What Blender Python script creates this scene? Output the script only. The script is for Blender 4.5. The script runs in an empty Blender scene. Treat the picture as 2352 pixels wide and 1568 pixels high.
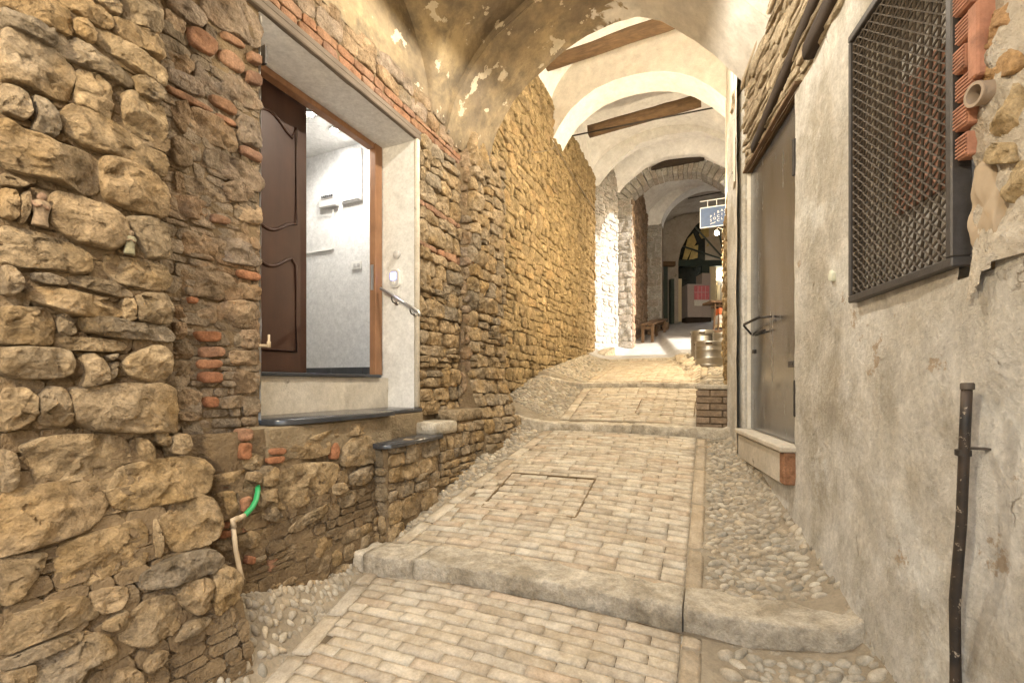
import bpy, math, random
import numpy as np
from mathutils import Vector, Matrix
random.seed(11)
SC = bpy.context.scene
COL = SC.collection
# ------------------------------------------------------------------ camera, sky, sun, exposure
# The eye is the origin, the camera looks along +Y; heights are measured from eye level.
F_PX, CX, HOR = 1037.0, 1176.0, 880.0          # focal length, centre and eye level of a 2352 px wide picture
cam = bpy.data.cameras.new('camera'); camo = bpy.data.objects.new('camera', cam); COL.objects.link(camo)
camo.location = (0, 0, 0); camo.rotation_euler = (math.radians(90), 0, 0)
cam.sensor_width = 36; cam.lens = F_PX / 2352 * 36; cam.shift_y = (HOR - 784) / 2352
cam.clip_start = 0.05; cam.clip_end = 3000
SC.camera = camo
SUN_EL, SUN_AZ = math.radians(27), math.radians(120)   # azimuth clockwise from +Y
world = bpy.data.worlds.new('World'); SC.world = world; world.use_nodes = True
_n = world.node_tree.nodes; _sky = _n.new('ShaderNodeTexSky'); _sky.sky_type = 'NISHITA'; _sky.sun_disc = False
_sky.sun_elevation = SUN_EL; _sky.sun_rotation = SUN_AZ; _sky.dust_density = 4.0; _sky.ozone_density = 0.3
_bg = _n['Background']; _bg.inputs[1].default_value = 0.10
world.node_tree.links.new(_sky.outputs[0], _bg.inputs[0])
sun = bpy.data.lights.new('sun', 'SUN'); sun.energy = 1.3; sun.angle = math.radians(0.6); sun.color = (1, 0.97, 0.93)
suno = bpy.data.objects.new('sun', sun); COL.objects.link(suno)
_d = Vector((math.sin(SUN_AZ) * math.cos(SUN_EL), math.cos(SUN_AZ) * math.cos(SUN_EL), math.sin(SUN_EL)))
suno.location = _d * 60; suno.rotation_euler = (-_d).to_track_quat('-Z', 'Y').to_euler()
vs = SC.view_settings; vs.view_transform = 'Standard'; vs.look = 'None'; vs.exposure = 3.0; vs.gamma = 1.0
vs.use_curve_mapping = False
try:
    SC.cycles.use_denoising = True; SC.cycles.max_bounces = 8; SC.cycles.diffuse_bounces = 5
    SC.cycles.sample_clamp_indirect = 6
except Exception: pass
LAMP_WARM, LAMP_SOFT, LAMP_WHITE = (1.0, 0.82, 0.55), (1.0, 0.96, 0.88), (1.0, 0.95, 0.86)
POWER = dict(near=44, hang=36, gold=13, lantern=36, down=5.5, bar=7)

# ------------------------------------------------------------------ frames
EX, EY = 0.4027, 0.9153                         # the alley runs along (EX, EY); a = along, b = across to the right
def W(a, b, z): return (EX * a + EY * b, EY * a - EX * b, z)
def Wn(a, b, z): return np.stack([EX * a + EY * b, EY * a - EX * b, z + 0 * a], -1)
def ab(x, y): return EX * x + EY * y, EY * x - EX * y
def ray(x, y): return (x - CX) / F_PX, (HOR - y) / F_PX     # X/Y and Z/Y
def on_a(x, y, a0):                             # a sight line meets the cross plane a = a0 -> (b, z)
    k, m = ray(x, y); b = (k * EY * a0 - EX * a0) / (EY + k * EX); Y = EY * a0 - EX * b
    return b, m * Y
def on_b(x, y, bf):                             # ... meets the long surface b = bf(a, z) -> (a, z)
    k, m = ray(x, y); b = bf(2.0, 0.0) if callable(bf) else bf; a = z = 0
    for _ in range(8):
        a = (-EY * b - k * EX * b) / (EX - k * EY); z = m * (EY * a - EX * b)
        if not callable(bf): break
        b = bf(a, z)
    return a, z
RX, RS = 1.029, 0.245                           # right wall: X = RX + RS * Y
_rl = math.hypot(RS, 1); DR = (RS / _rl, 1 / _rl); NR = (-1 / _rl, RS / _rl)
def R(s, h, z): return (RX + s * DR[0] + h * NR[0], s * DR[1] + h * NR[1], z)
def on_r(x, y):
    k, m = ray(x, y); Y = RX / (k - RS); return Y / DR[1], m * Y
def rb(a):                                      # b of the right wall at a
    Y = (a * 1.0 + 0.0); b = 0.3
    for _ in range(12):
        x, y, _z = W(a, b, 0); b += (RX + RS * y - x) * 0.9
    return b

# ------------------------------------------------------------------ noise
_perm = np.random.default_rng(3).permutation(512).astype(np.int64)
_grad = np.random.default_rng(4).normal(size=(512, 3)); _grad /= np.linalg.norm(_grad, axis=1)[:, None]
def perlin(p):
    p = np.asarray(p, float); i = np.floor(p).astype(np.int64); f = p - i; u = f * f * f * (f * (f * 6 - 15) + 10)
    r = 0
    for dx in (0, 1):
        for dy in (0, 1):
            for dz in (0, 1):
                h = _perm[(_perm[(_perm[(i[..., 0] + dx) & 511] + i[..., 1] + dy) & 511] + i[..., 2] + dz) & 511]
                g = _grad[h]; d = (f[..., 0] - dx) * g[..., 0] + (f[..., 1] - dy) * g[..., 1] + (f[..., 2] - dz) * g[..., 2]
                w = (u[..., 0] if dx else 1 - u[..., 0]) * (u[..., 1] if dy else 1 - u[..., 1]) * (u[..., 2] if dz else 1 - u[..., 2])
                r = r + d * w
    return r
def fbm(p, o=3):
    p = np.asarray(p, float); r = 0; am = 1.0
    for k in range(o): r = r + am * perlin(p + 7.3 * k); p = p * 2.03; am *= 0.5
    return r

# ------------------------------------------------------------------ objects
LOC = {}
def wloc(o): return LOC.get(o.name, (0, 0, 0)) if o else (0, 0, 0)
def _place(o, c, parent):
    COL.objects.link(o); pl = wloc(parent)
    o.location = (c[0] - pl[0], c[1] - pl[1], c[2] - pl[2])
    if parent: o.parent = parent
    LOC[o.name] = tuple(c)
def tag(o, label=None, cat=None, group=None, kind=None):
    if label: o['label'] = label
    if cat: o['category'] = cat
    if group: o['group'] = group
    if kind: o['kind'] = kind
    return o
def thing(name, label, cat, loc, group=None):
    o = bpy.data.objects.new(name, None); o.empty_display_size = 0.1; _place(o, loc, None)
    return tag(o, label, cat, group)
def struct(name, loc=(0, 0, 0), label=None):
    o = bpy.data.objects.new(name, None); _place(o, loc, None); return tag(o, label, None, None, 'structure')
def mk(name, v, f, mat, parent=None, smooth=True, center=None):
    v = np.asarray(v, float).reshape(-1, 3)
    c = ((v.max(0) + v.min(0)) / 2) if center is None else np.asarray(center)
    if center is None: c[2] = v[:, 2].min()
    me = bpy.data.meshes.new(name); me.from_pydata((v - c).tolist(), [], f)
    if mat: me.materials.append(mat)
    if smooth: me.polygons.foreach_set('use_smooth', [True] * len(me.polygons))
    me.update()
    o = bpy.data.objects.new(name, me); _place(o, c, parent); return o
def autosmooth(o, deg=35):
    me = o.data; n = len(me.polygons)
    if not n: return o
    nv = len(me.edges); sharp = np.zeros(nv, bool); fn = [p.normal for p in me.polygons]; e2f = {}
    for p in me.polygons:
        for k in p.edge_keys: e2f.setdefault(k, []).append(p.index)
    cs = math.cos(math.radians(deg)); at = me.attributes.new('sharp_edge', 'BOOLEAN', 'EDGE')
    for e in me.edges:
        fs = e2f.get(e.key, [])
        if len(fs) == 2 and fn[fs[0]].dot(fn[fs[1]]) < cs: sharp[e.index] = True
    at.data.foreach_set('value', sharp); return o
class MB:
    def __init__(s): s.v = []; s.f = []
    def add(s, v, f):
        k = len(s.v); s.v += [tuple(p) for p in v]; s.f += [tuple(i + k for i in q) for q in f]; return s
    def box(s, o, ax, ay, az, bev=0.0):
        """box centred at o with half vectors ax, ay, az; bev chamfers the edges"""
        o, ax, ay, az = map(np.array, (o, ax, ay, az)); o = o.astype(float)
        if np.dot(np.cross(ax, ay), az) < 0: ax = -ax
        if bev <= 0:
            v = [o + i * ax + j * ay + k * az for k in (-1, 1) for j in (-1, 1) for i in (-1, 1)]
            return s.add(v, [(0, 2, 3, 1), (4, 5, 7, 6), (0, 1, 5, 4), (2, 6, 7, 3), (0, 4, 6, 2), (1, 3, 7, 5)])
        L = [np.linalg.norm(q) for q in (ax, ay, az)]; U = [ax / L[0], ay / L[1], az / L[2]]
        bev = min(bev, 0.45 * min(L)); A = np.array([ax, ay, az]); v = []; idx = {}
        for i in (-1, 1):
            for j in (-1, 1):
                for k in (-1, 1):
                    sg = (i, j, k)
                    for m in range(3):
                        p = o.copy()
                        for q in range(3): p = p + sg[q] * (A[q] - (0 if q == m else bev) * U[q])
                        idx[(sg, m)] = len(v); v.append(p)
        f = []
        def face(pts):
            c = np.mean([v[i] for i in pts], 0); n = np.cross(v[pts[1]] - v[pts[0]], v[pts[2]] - v[pts[0]])
            f.append(tuple(pts) if np.dot(n, c - o) > 0 else tuple(reversed(pts)))
        for m in range(3):
            q, r = [x for x in range(3) if x != m]
            for sm in (-1, 1):
                pts = []
                for sq, sr in ((-1, -1), (1, -1), (1, 1), (-1, 1)):
                    sg = [0, 0, 0]; sg[m] = sm; sg[q] = sq; sg[r] = sr; pts.append(idx[(tuple(sg), m)])
                face(pts)
            for sq in (-1, 1):
                for sr in (-1, 1):
                    pts = []
                    for sm, mm in ((-1, q), (1, q), (1, r), (-1, r)):
                        sg = [0, 0, 0]; sg[m] = sm; sg[q] = sq; sg[r] = sr; pts.append(idx[(tuple(sg), mm)])
                    face(pts)
        for i in (-1, 1):
            for j in (-1, 1):
                for k in (-1, 1): face([idx[((i, j, k), m)] for m in range(3)])
        return s.add(v, f)
    def tube(s, pts, r, n=10, cap=True, sy=1.0):
        pts = [Vector(p) for p in pts]; rs = r if isinstance(r, (list, tuple)) else [r] * len(pts); rings = []; up = Vector((0, 0, 1))
        k0 = len(s.v)
        for i, p in enumerate(pts):
            t = (pts[min(i + 1, len(pts) - 1)] - pts[max(i - 1, 0)]).normalized()
            x = t.cross(up)
            if x.length < 0.05: x = t.cross(Vector((1, 0, 0)))
            x.normalize(); y = x.cross(t)
            for j in range(n):
                q = 2 * math.pi * j / n; s.v.append(tuple(p + x * math.cos(q) * rs[i] + y * math.sin(q) * rs[i] * sy))
        for i in range(len(pts) - 1):
            for j in range(n):
                a = k0 + i * n + j; b = k0 + i * n + (j + 1) % n; s.f.append((a, b, b + n, a + n))
        if cap: s.f.append(tuple(k0 + j for j in range(n))[::-1]); s.f.append(tuple(k0 + (len(pts) - 1) * n + j for j in range(n)))
        return s
    def lathe(s, o, prof, n=20, axis=None):
        """profile of (radius, height) turned about axis (default up)"""
        ax = Vector(axis or (0, 0, 1)).normalized(); x = ax.cross(Vector((0.3, 0.9, 0.1))).normalized(); y = ax.cross(x); o = Vector(o); k0 = len(s.v)
        for r, h in prof:
            for j in range(n):
                q = 2 * math.pi * j / n; s.v.append(tuple(o + ax * h + x * math.cos(q) * r + y * math.sin(q) * r))
        for i in range(len(prof) - 1):
            for j in range(n):
                a = k0 + i * n + j; b = k0 + i * n + (j + 1) % n; s.f.append((a, b, b + n, a + n))
        s.f.append(tuple(k0 + j for j in range(n))[::-1]); s.f.append(tuple(k0 + (len(prof) - 1) * n + j for j in range(n))); return s
    def prism(s, poly, d):
        """polygon of 3-D points pushed along vector d"""
        n = len(poly); P0 = [np.array(p, float) for p in poly]; d = np.array(d, float); v = P0 + [p + d for p in P0]
        nn = np.cross(P0[1] - P0[0], P0[2] - P0[0])
        f = [tuple(range(n))[::-1], tuple(range(n, 2 * n))] + [(i, (i + 1) % n, n + (i + 1) % n, n + i) for i in range(n)]
        if np.dot(nn, d) < 0: f = [tuple(reversed(q)) for q in f]
        return s.add(v, f)
    def obj(s, name, mat, parent=None, smooth=False, deg=None):
        o = mk(name, s.v, s.f, mat, parent, smooth or deg is not None)
        if deg is not None: autosmooth(o, deg)
        return o
def grid_faces(nu, nv, keep=None, flip=False):
    f = []
    for i in range(nu - 1):
        for j in range(nv - 1):
            if keep is not None and not keep[i][j]: continue
            q = (i * nv + j, (i + 1) * nv + j, (i + 1) * nv + j + 1, i * nv + j + 1); f.append(q[::-1] if flip else q)
    return f

# ------------------------------------------------------------------ materials
class NT:
    def __init__(s, name):
        s.m = bpy.data.materials.new(name); s.m.use_nodes = True; s.t = s.m.node_tree; s.b = s.t.nodes['Principled BSDF']
        s.out = s.t.nodes['Material Output']
    def n(s, ty, **kw):
        nd = s.t.nodes.new(ty)
        for k, v in kw.items():
            if k.startswith('i_'):
                key = k[2:]; key = int(key) if key.isdigit() else key
                s.set(nd.inputs[key], v)
            else: setattr(nd, k, v)
        return nd
    def set(s, inp, v):
        if hasattr(v, 'is_output') or isinstance(v, bpy.types.NodeSocket): s.t.links.new(v, inp)
        else: inp.default_value = v
    def pos(s): return s.n('ShaderNodeNewGeometry').outputs['Position']
    def rnd(s): return s.n('ShaderNodeObjectInfo').outputs['Random']
    def noise(s, sc, vec=None, det=5, rough=0.6, w=None, dist=0.0):
        nd = s.n('ShaderNodeTexNoise', noise_dimensions='4D' if w is not None else '3D'); nd.inputs['Scale'].default_value = sc
        nd.inputs['Detail'].default_value = det; nd.inputs['Roughness'].default_value = rough; nd.inputs['Distortion'].default_value = dist
        s.set(nd.inputs['Vector'], vec if vec is not None else s.pos())
        if w is not None: s.set(nd.inputs['W'], w)
        return nd.outputs[0]
    def ramp(s, fac, stops, interp='LINEAR'):
        nd = s.n('ShaderNodeValToRGB'); cr = nd.color_ramp; cr.interpolation = interp
        while len(cr.elements) < len(stops): cr.elements.new(0.5)
        for e, (p, c) in zip(cr.elements, stops):
            e.position = p; e.color = (c, c, c, 1) if not hasattr(c, '__len__') else (*c, 1)
        s.set(nd.inputs[0], fac); return nd.outputs[0]
    def mix(s, fac, a, b, mode='MIX'):
        nd = s.n('ShaderNodeMix', data_type='RGBA', blend_type=mode); s.set(nd.inputs[0], fac)
        for k, v in ((6, a), (7, b)): s.set(nd.inputs[k], (*v, 1) if hasattr(v, '__len__') and not isinstance(v, bpy.types.NodeSocket) and len(v) == 3 else v)
        return nd.outputs[2]
    def math(s, op, a, b=0.0):
        nd = s.n('ShaderNodeMath', operation=op); s.set(nd.inputs[0], a); s.set(nd.inputs[1], b); return nd.outputs[0]
    def bump(s, h, strength=0.5, dist=0.01, nrm=None):
        nd = s.n('ShaderNodeBump'); nd.inputs['Strength'].default_value = strength; nd.inputs['Distance'].default_value = dist
        s.set(nd.inputs['Height'], h)
        if nrm is not None: s.set(nd.inputs['Normal'], nrm)
        return nd.outputs[0]
    def done(s, col, rough=0.9, nrm=None, metal=0.0, spec=0.3):
        s.set(s.b.inputs['Base Color'], (*col, 1) if hasattr(col, '__len__') and not isinstance(col, bpy.types.NodeSocket) and len(col) == 3 else col)
        s.set(s.b.inputs['Roughness'], rough); s.set(s.b.inputs['Metallic'], metal); s.b.inputs['Specular IOR Level'].default_value = spec
        if nrm is not None: s.set(s.b.inputs['Normal'], nrm)
        return s.m
def stone_mat(name, palette, dark=0.5, fine=1.0, bump=1.0, bd=0.026, stain=None, sc=1.0, chip=0.0, con=1.0):
    t = NT(name); r = t.rnd(); k = len(palette)
    base = t.ramp(r, [((i + 0.5) / k, c) for i, c in enumerate(palette)])
    w = t.math('MULTIPLY', r, 37.0)
    n1 = t.noise(5.0 * sc, det=6, rough=0.65, w=w, dist=0.6); n2 = t.noise(22 * sc, det=8, rough=0.72, w=w); n3 = t.noise(95 * sc * fine, det=4, rough=0.7)
    c = t.mix(t.ramp(n1, [(0.36, 1.0), (0.62, 0.0)]), base, t.mix(1.0, base, (dark, dark * 0.95, dark * 0.86), 'MULTIPLY'))
    if stain: c = t.mix(t.ramp(t.noise(2.6 * sc, det=5, rough=0.6, w=t.math('MULTIPLY', r, 11.0)), [(0.5, 0.0), (0.68, 0.75)]), c, stain)
    c = t.mix(1.0, c, t.ramp(n2, [(0.28, 1 - .48 * con), (0.5, 0.98), (0.72, 1 + .4 * con)]), 'MULTIPLY')
    c = t.mix(0.7, c, t.ramp(n3, [(0.3, 1 - .4 * con), (0.7, 1 + .3 * con)]), 'MULTIPLY')
    h = t.math('ADD', t.math('MULTIPLY', n2, 1.0), t.math('MULTIPLY', n3, 0.35)); h = t.math('ADD', h, t.math('MULTIPLY', n1, 1.2))
    if chip:
        vo = t.n('ShaderNodeTexVoronoi', feature='F1'); vo.inputs['Scale'].default_value = 17 * sc; vo.inputs['Randomness'].default_value = 1.0
        wv = t.n('ShaderNodeVectorMath', operation='ADD'); t.set(wv.inputs[0], t.pos()); ns = t.n('ShaderNodeTexNoise'); ns.inputs['Scale'].default_value = 14 * sc; ns.inputs['Detail'].default_value = 4; t.set(ns.inputs['Vector'], t.pos())
        sc_ = t.n('ShaderNodeVectorMath', operation='SCALE'); t.set(sc_.inputs[0], ns.outputs['Color']); sc_.inputs['Scale'].default_value = .09; t.set(wv.inputs[1], sc_.outputs[0]); t.set(vo.inputs['Vector'], wv.outputs[0])
        h = t.math('ADD', h, t.math('MULTIPLY', vo.outputs['Distance'], chip)); c = t.mix(.5, c, t.ramp(vo.outputs['Distance'], [(0.0, 1.12), (.8, .78)]), 'MULTIPLY')
    return t.done(c, 0.9, t.bump(h, bump, bd), spec=0.2)
def plaster_mat(name, base, alt, patch=None, pth=(0.6, 0.63), sc=1.0, bump=0.4, bd=0.006, fine=90, grime=None, rough=0.92):
    t = NT(name); n1 = t.noise(1.7 * sc, det=6, rough=0.62, dist=0.4); n2 = t.noise(9 * sc, det=7, rough=0.7); n3 = t.noise(fine, det=3, rough=0.6)
    c = t.mix(t.ramp(n1, [(0.36, 0.0), (0.64, 1.0)]), base, alt)
    if grime: c = t.mix(t.ramp(t.noise(3.1 * sc, det=8, rough=0.72, dist=0.2), [(0.52, 0.0), (0.68, 0.8)]), c, grime)
    h = t.math('ADD', t.math('MULTIPLY', n2, 0.8), t.math('MULTIPLY', n3, 0.6))
    if patch:
        pm = t.ramp(t.noise(2.3 * sc, det=8, rough=0.65, dist=0.2), [(pth[0], 0.0), (pth[1], 1.0)]); c = t.mix(pm, c, patch); h = t.math('ADD', h, t.math('MULTIPLY', pm, 0.8))
    c = t.mix(1.0, c, t.ramp(n2, [(0.25, 0.8), (0.75, 1.16)]), 'MULTIPLY'); c = t.mix(0.6, c, t.ramp(n3, [(0.3, 0.84), (0.7, 1.12)]), 'MULTIPLY')
    return t.done(c, rough, t.bump(h, bump, bd), spec=0.2)
def flat_mat(name, col, rough=0.6, metal=0.0, var=0.12, bump=0.0, sc=14, spec=0.4):
    t = NT(name); n = t.noise(sc, det=5, rough=0.65); c = t.mix(1.0, col, t.ramp(n, [(0.25, 1 - var), (0.75, 1 + var)]), 'MULTIPLY')
    return t.done(c, rough, t.bump(t.noise(sc * 7, det=4), bump, 0.004) if bump else None, metal, spec)
def wood_mat(name, c1, c2, sc=(2, 30, 30), rough=0.75, bump=0.5, axis=None):
    t = NT(name); mp = t.n('ShaderNodeMapping'); t.set(mp.inputs['Vector'], t.pos())
    if axis is not None: mp.inputs['Rotation'].default_value = (0, 0, -axis)
    mp.vector_type = 'TEXTURE' if False else 'POINT'; mp.inputs['Scale'].default_value = sc
    n = t.noise(1.0, mp.outputs[0], det=7, rough=0.7, dist=0.5); n2 = t.noise(6, det=4)
    c = t.mix(t.ramp(n, [(0.3, 0.0), (0.7, 1.0)]), c1, c2); c = t.mix(0.6, c, t.ramp(n2, [(0.3, 0.7), (0.7, 1.2)]), 'MULTIPLY')
    return t.done(c, rough, t.bump(n, bump, 0.006), spec=0.3)
def emit_mat(name, col, st):
    t = NT(name); t.b.inputs['Base Color'].default_value = (*col, 1); t.b.inputs['Emission Color'].default_value = (*col, 1); t.b.inputs['Emission Strength'].default_value = st
    return t.m
ALEY = math.atan2(EY, EX)
M = {}
M['stone'] = stone_mat('sandstone', [(.43, .315, .185), (.37, .29, .19), (.49, .365, .215), (.31, .255, .185), (.45, .325, .18), (.40, .32, .22)], stain=(.34, .22, .09), chip=1.1)
M['stone_grey'] = stone_mat('grey_brown_stone', [(.38, .28, .18), (.33, .265, .19), (.45, .33, .21), (.40, .28, .17), (.36, .285, .215)], stain=(.30, .18, .09), chip=.9)
M['stone_gold'] = stone_mat('pale_rubble_stone', [(.42, .315, .17), (.35, .265, .15), (.47, .35, .19), (.32, .24, .14), (.44, .31, .16)], sc=1.3, bump=0.7, chip=.7)
M['stone_white'] = stone_mat('pale_grey_stone', [(.40, .385, .36), (.35, .335, .31), (.44, .425, .40), (.38, .345, .31)], dark=0.72, sc=1.2)
M['stone_pier'] = stone_mat('brown_pier_stone', [(.36, .26, .18), (.30, .23, .17), (.40, .28, .19), (.26, .2, .15)], sc=1.2)
M['brick'] = stone_mat('terracotta_brick', [(.36, .165, .085), (.31, .145, .08), (.39, .19, .10), (.30, .17, .105)], dark=0.6, bump=0.5)
M['brick_dull'] = stone_mat('dull_old_brick', [(.32, .17, .10), (.29, .18, .12), (.35, .20, .12), (.27, .16, .11)], dark=0.6, bump=0.5)
M['brick_brown'] = stone_mat('muted_brown_brick', [(.27, .20, .14), (.24, .185, .135), (.30, .225, .16)], dark=0.65, bump=0.5)
M['mortar'] = plaster_mat('earthy_mortar', (.23, .165, .095), (.15, .105, .06), patch=(.29, .22, .14), pth=(.54, .66), sc=2.2, bump=1.0, bd=.02, fine=60)
M['mortar_gold'] = plaster_mat('pale_mortar', (.30, .235, .15), (.20, .15, .09), sc=2.5, bump=1.0, bd=.02, fine=60)
M['paver'] = stone_mat('worn_paving_brick', [(.50, .43, .33), (.44, .37, .28), (.56, .49, .385), (.48, .415, .32), (.51, .41, .305), (.42, .36, .28), (.54, .465, .36), (.46, .405, .325)], dark=0.72, bump=0.8, bd=.007, stain=(.56, .51, .415), con=.6)
M['paver_joint'] = plaster_mat('dirt_joint', (.20, .155, .10), (.13, .10, .065), sc=4, bump=0.8, fine=80)
M['strip'] = stone_mat('edging_stone', [(.42, .35, .26), (.38, .32, .24), (.45, .37, .27)], dark=0.75, bump=0.6, bd=.006, con=.6)
M['pale_paving'] = plaster_mat('pale_worn_paving', (.44, .43, .41), (.37, .355, .33), sc=2.2, bump=.6, bd=.01)
M['kerb'] = stone_mat('kerb_sandstone', [(.58, .52, .42), (.53, .475, .385), (.60, .535, .43)], dark=0.58, bump=1.0, bd=.016, con=.8, chip=.4)
M['pebble'] = stone_mat('river_pebble', [(.44, .39, .31), (.34, .30, .24), (.52, .47, .38), (.26, .24, .20), (.47, .40, .30)], dark=0.7, bump=0.3, bd=.004, sc=2, con=.6)
M['bed'] = plaster_mat('sandy_cement_bed', (.31, .26, .19), (.23, .19, .135), patch=(.42, .38, .31), pth=(.56, .66), sc=2.6, bump=0.8, bd=.01)
M['vault_brown'] = plaster_mat('smoke_stained_vault_plaster', (.26, .205, .125), (.175, .14, .095), patch=(.42, .36, .27), pth=(.655, .67), sc=1.5, bump=0.6, bd=.012, grime=(.115, .09, .065))
M['vault_grey'] = plaster_mat('grey_vault_plaster', (.50, .46, .40), (.43, .39, .33), patch=(.26, .22, .17), pth=(.69, .70), sc=1.1, bump=0.3, bd=.008)
M['white_vault'] = plaster_mat('white_limewash_vault', (.82, .815, .80), (.76, .75, .735), sc=1.0, bump=0.25, grime=(.70, .685, .66))
M['cream'] = plaster_mat('cream_limewash', (.68, .63, .54), (.62, .565, .475), sc=0.9, bump=0.25, grime=(.56, .49, .39))
M['render'] = plaster_mat('rough_grey_render', (.50, .46, .39), (.40, .355, .285), patch=(.56, .53, .475), pth=(.55, .72), sc=1.3, bump=1.0, bd=.007, fine=120, grime=(.36, .31, .24))
M['white'] = plaster_mat('white_wall_paint', (.72, .715, .70), (.69, .685, .67), sc=2, bump=0.15, bd=.003, fine=50)
M['white_dirty'] = plaster_mat('dirty_white_plaster', (.54, .49, .41), (.45, .40, .325), patch=(.26, .225, .185), pth=(.64, .68), sc=2.6, bump=0.5, bd=.006)
M['slate'] = flat_mat('polished_black_slate', (.035, .037, .042), 0.22, var=.25, sc=9, spec=0.6)
M['skirt'] = flat_mat('dark_grey_tile', (.06, .062, .065), 0.4, var=.3)
M['door'] = wood_mat('dark_mahogany', (.055, .024, .014), (.038, .016, .010), (14, 14, 1.4), 0.42, .12)
M['frame'] = wood_mat('reddish_door_frame', (.30, .16, .085), (.22, .11, .055), (16, 16, 1.6), 0.55, .25)
M['lintel'] = wood_mat('weathered_lintel_wood', (.20, .16, .125), (.12, .095, .072), (1.6, 1.6, 34), 0.85, .8)
M['beam'] = wood_mat('old_chestnut_beam', (.20, .125, .065), (.085, .052, .028), (3, 8, 30), 0.85, .9)
M['beam_dark'] = wood_mat('blackened_timber', (.05, .035, .024), (.028, .02, .015), (5, 5, 18), 0.85, .9)
M['bench'] = wood_mat('bench_wood', (.17, .105, .06), (.10, .06, .032), (9, 9, 9), 0.7, .3)
M['steel_door'] = None
M['iron'] = flat_mat('dark_wrought_iron', (.055, .048, .043), 0.55, 0.6, .35, .4, 30)
M['iron_grey'] = flat_mat('grey_painted_iron', (.075, .07, .068), 0.5, 0.4, .25, .3, 30)
M['rust'] = flat_mat('rusty_steel_mesh', (.095, .078, .062), 0.7, 0.5, .35)
M['chrome'] = flat_mat('brushed_steel', (.55, .54, .52), 0.3, 1.0, .08)
M['plastic'] = flat_mat('white_plastic', (.72, .71, .68), 0.45, 0, .03)
M['plastic_grey'] = flat_mat('light_grey_plastic', (.52, .51, .50), 0.5, 0, .03)
M['hose'] = flat_mat('green_hose', (.03, .30, .10), 0.4, 0, .12)
M['pvc'] = flat_mat('beige_plastic_pipe', (.42, .33, .22), 0.55, 0, .15)
M['terracotta'] = flat_mat('terracotta', (.34, .165, .105), 0.85, 0, .4, .6, 22)
M['clay_dark'] = flat_mat('old_clay_pipe', (.30, .235, .175), 0.85, 0, .2, .4)
M['keg'] = flat_mat('stainless_keg', (.36, .345, .32), 0.42, 1.0, .14, .06, 6)
M['cable'] = flat_mat('grey_cable', (.20, .165, .12), 0.8, 0, .1)
M['conduit'] = flat_mat('painted_conduit', (.40, .33, .235), 0.8, 0, .15)
# ------------------------------------------------------------------ masonry
def F_long(bf):
    def f(u, v, h):
        b = np.array([bf(float(x), float(y)) for x, y in zip(np.ravel(u), np.ravel(v))]).reshape(np.shape(u)) if callable(bf) else bf
        return Wn(u, b + h, v)
    return f
def F_right(u, v, h): return np.stack([RX + u * DR[0] + h * NR[0], u * DR[1] + h * NR[1], v + 0 * u], -1)
def F_cross(a0, sgn=-1):                        # plane a = a0, u = b, faces the camera for sgn -1
    return lambda u, v, h: Wn(a0 + sgn * h + 0 * u, u, v)
def smooth_poly(p, n, it=2, q=0.22):
    p = np.asarray(p, float)
    if np.sum(p[:, 0] * np.roll(p[:, 1], -1) - np.roll(p[:, 0], -1) * p[:, 1]) < 0: p = p[::-1]
    for _ in range(it):
        r = np.roll(p, -1, 0); p = np.stack([p * (1 - q) + r * q, p * q + r * (1 - q)], 1).reshape(-1, 2)
    d = np.linalg.norm(np.roll(p, -1, 0) - p, axis=1); s = np.concatenate([[0], np.cumsum(d)]); t = np.linspace(0, s[-1], n, endpoint=False)
    pc = np.vstack([p, p[:1]]); return np.stack([np.interp(t, s, pc[:, 0]), np.interp(t, s, pc[:, 1])], 1)
_rs = np.random.default_rng(21)
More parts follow.
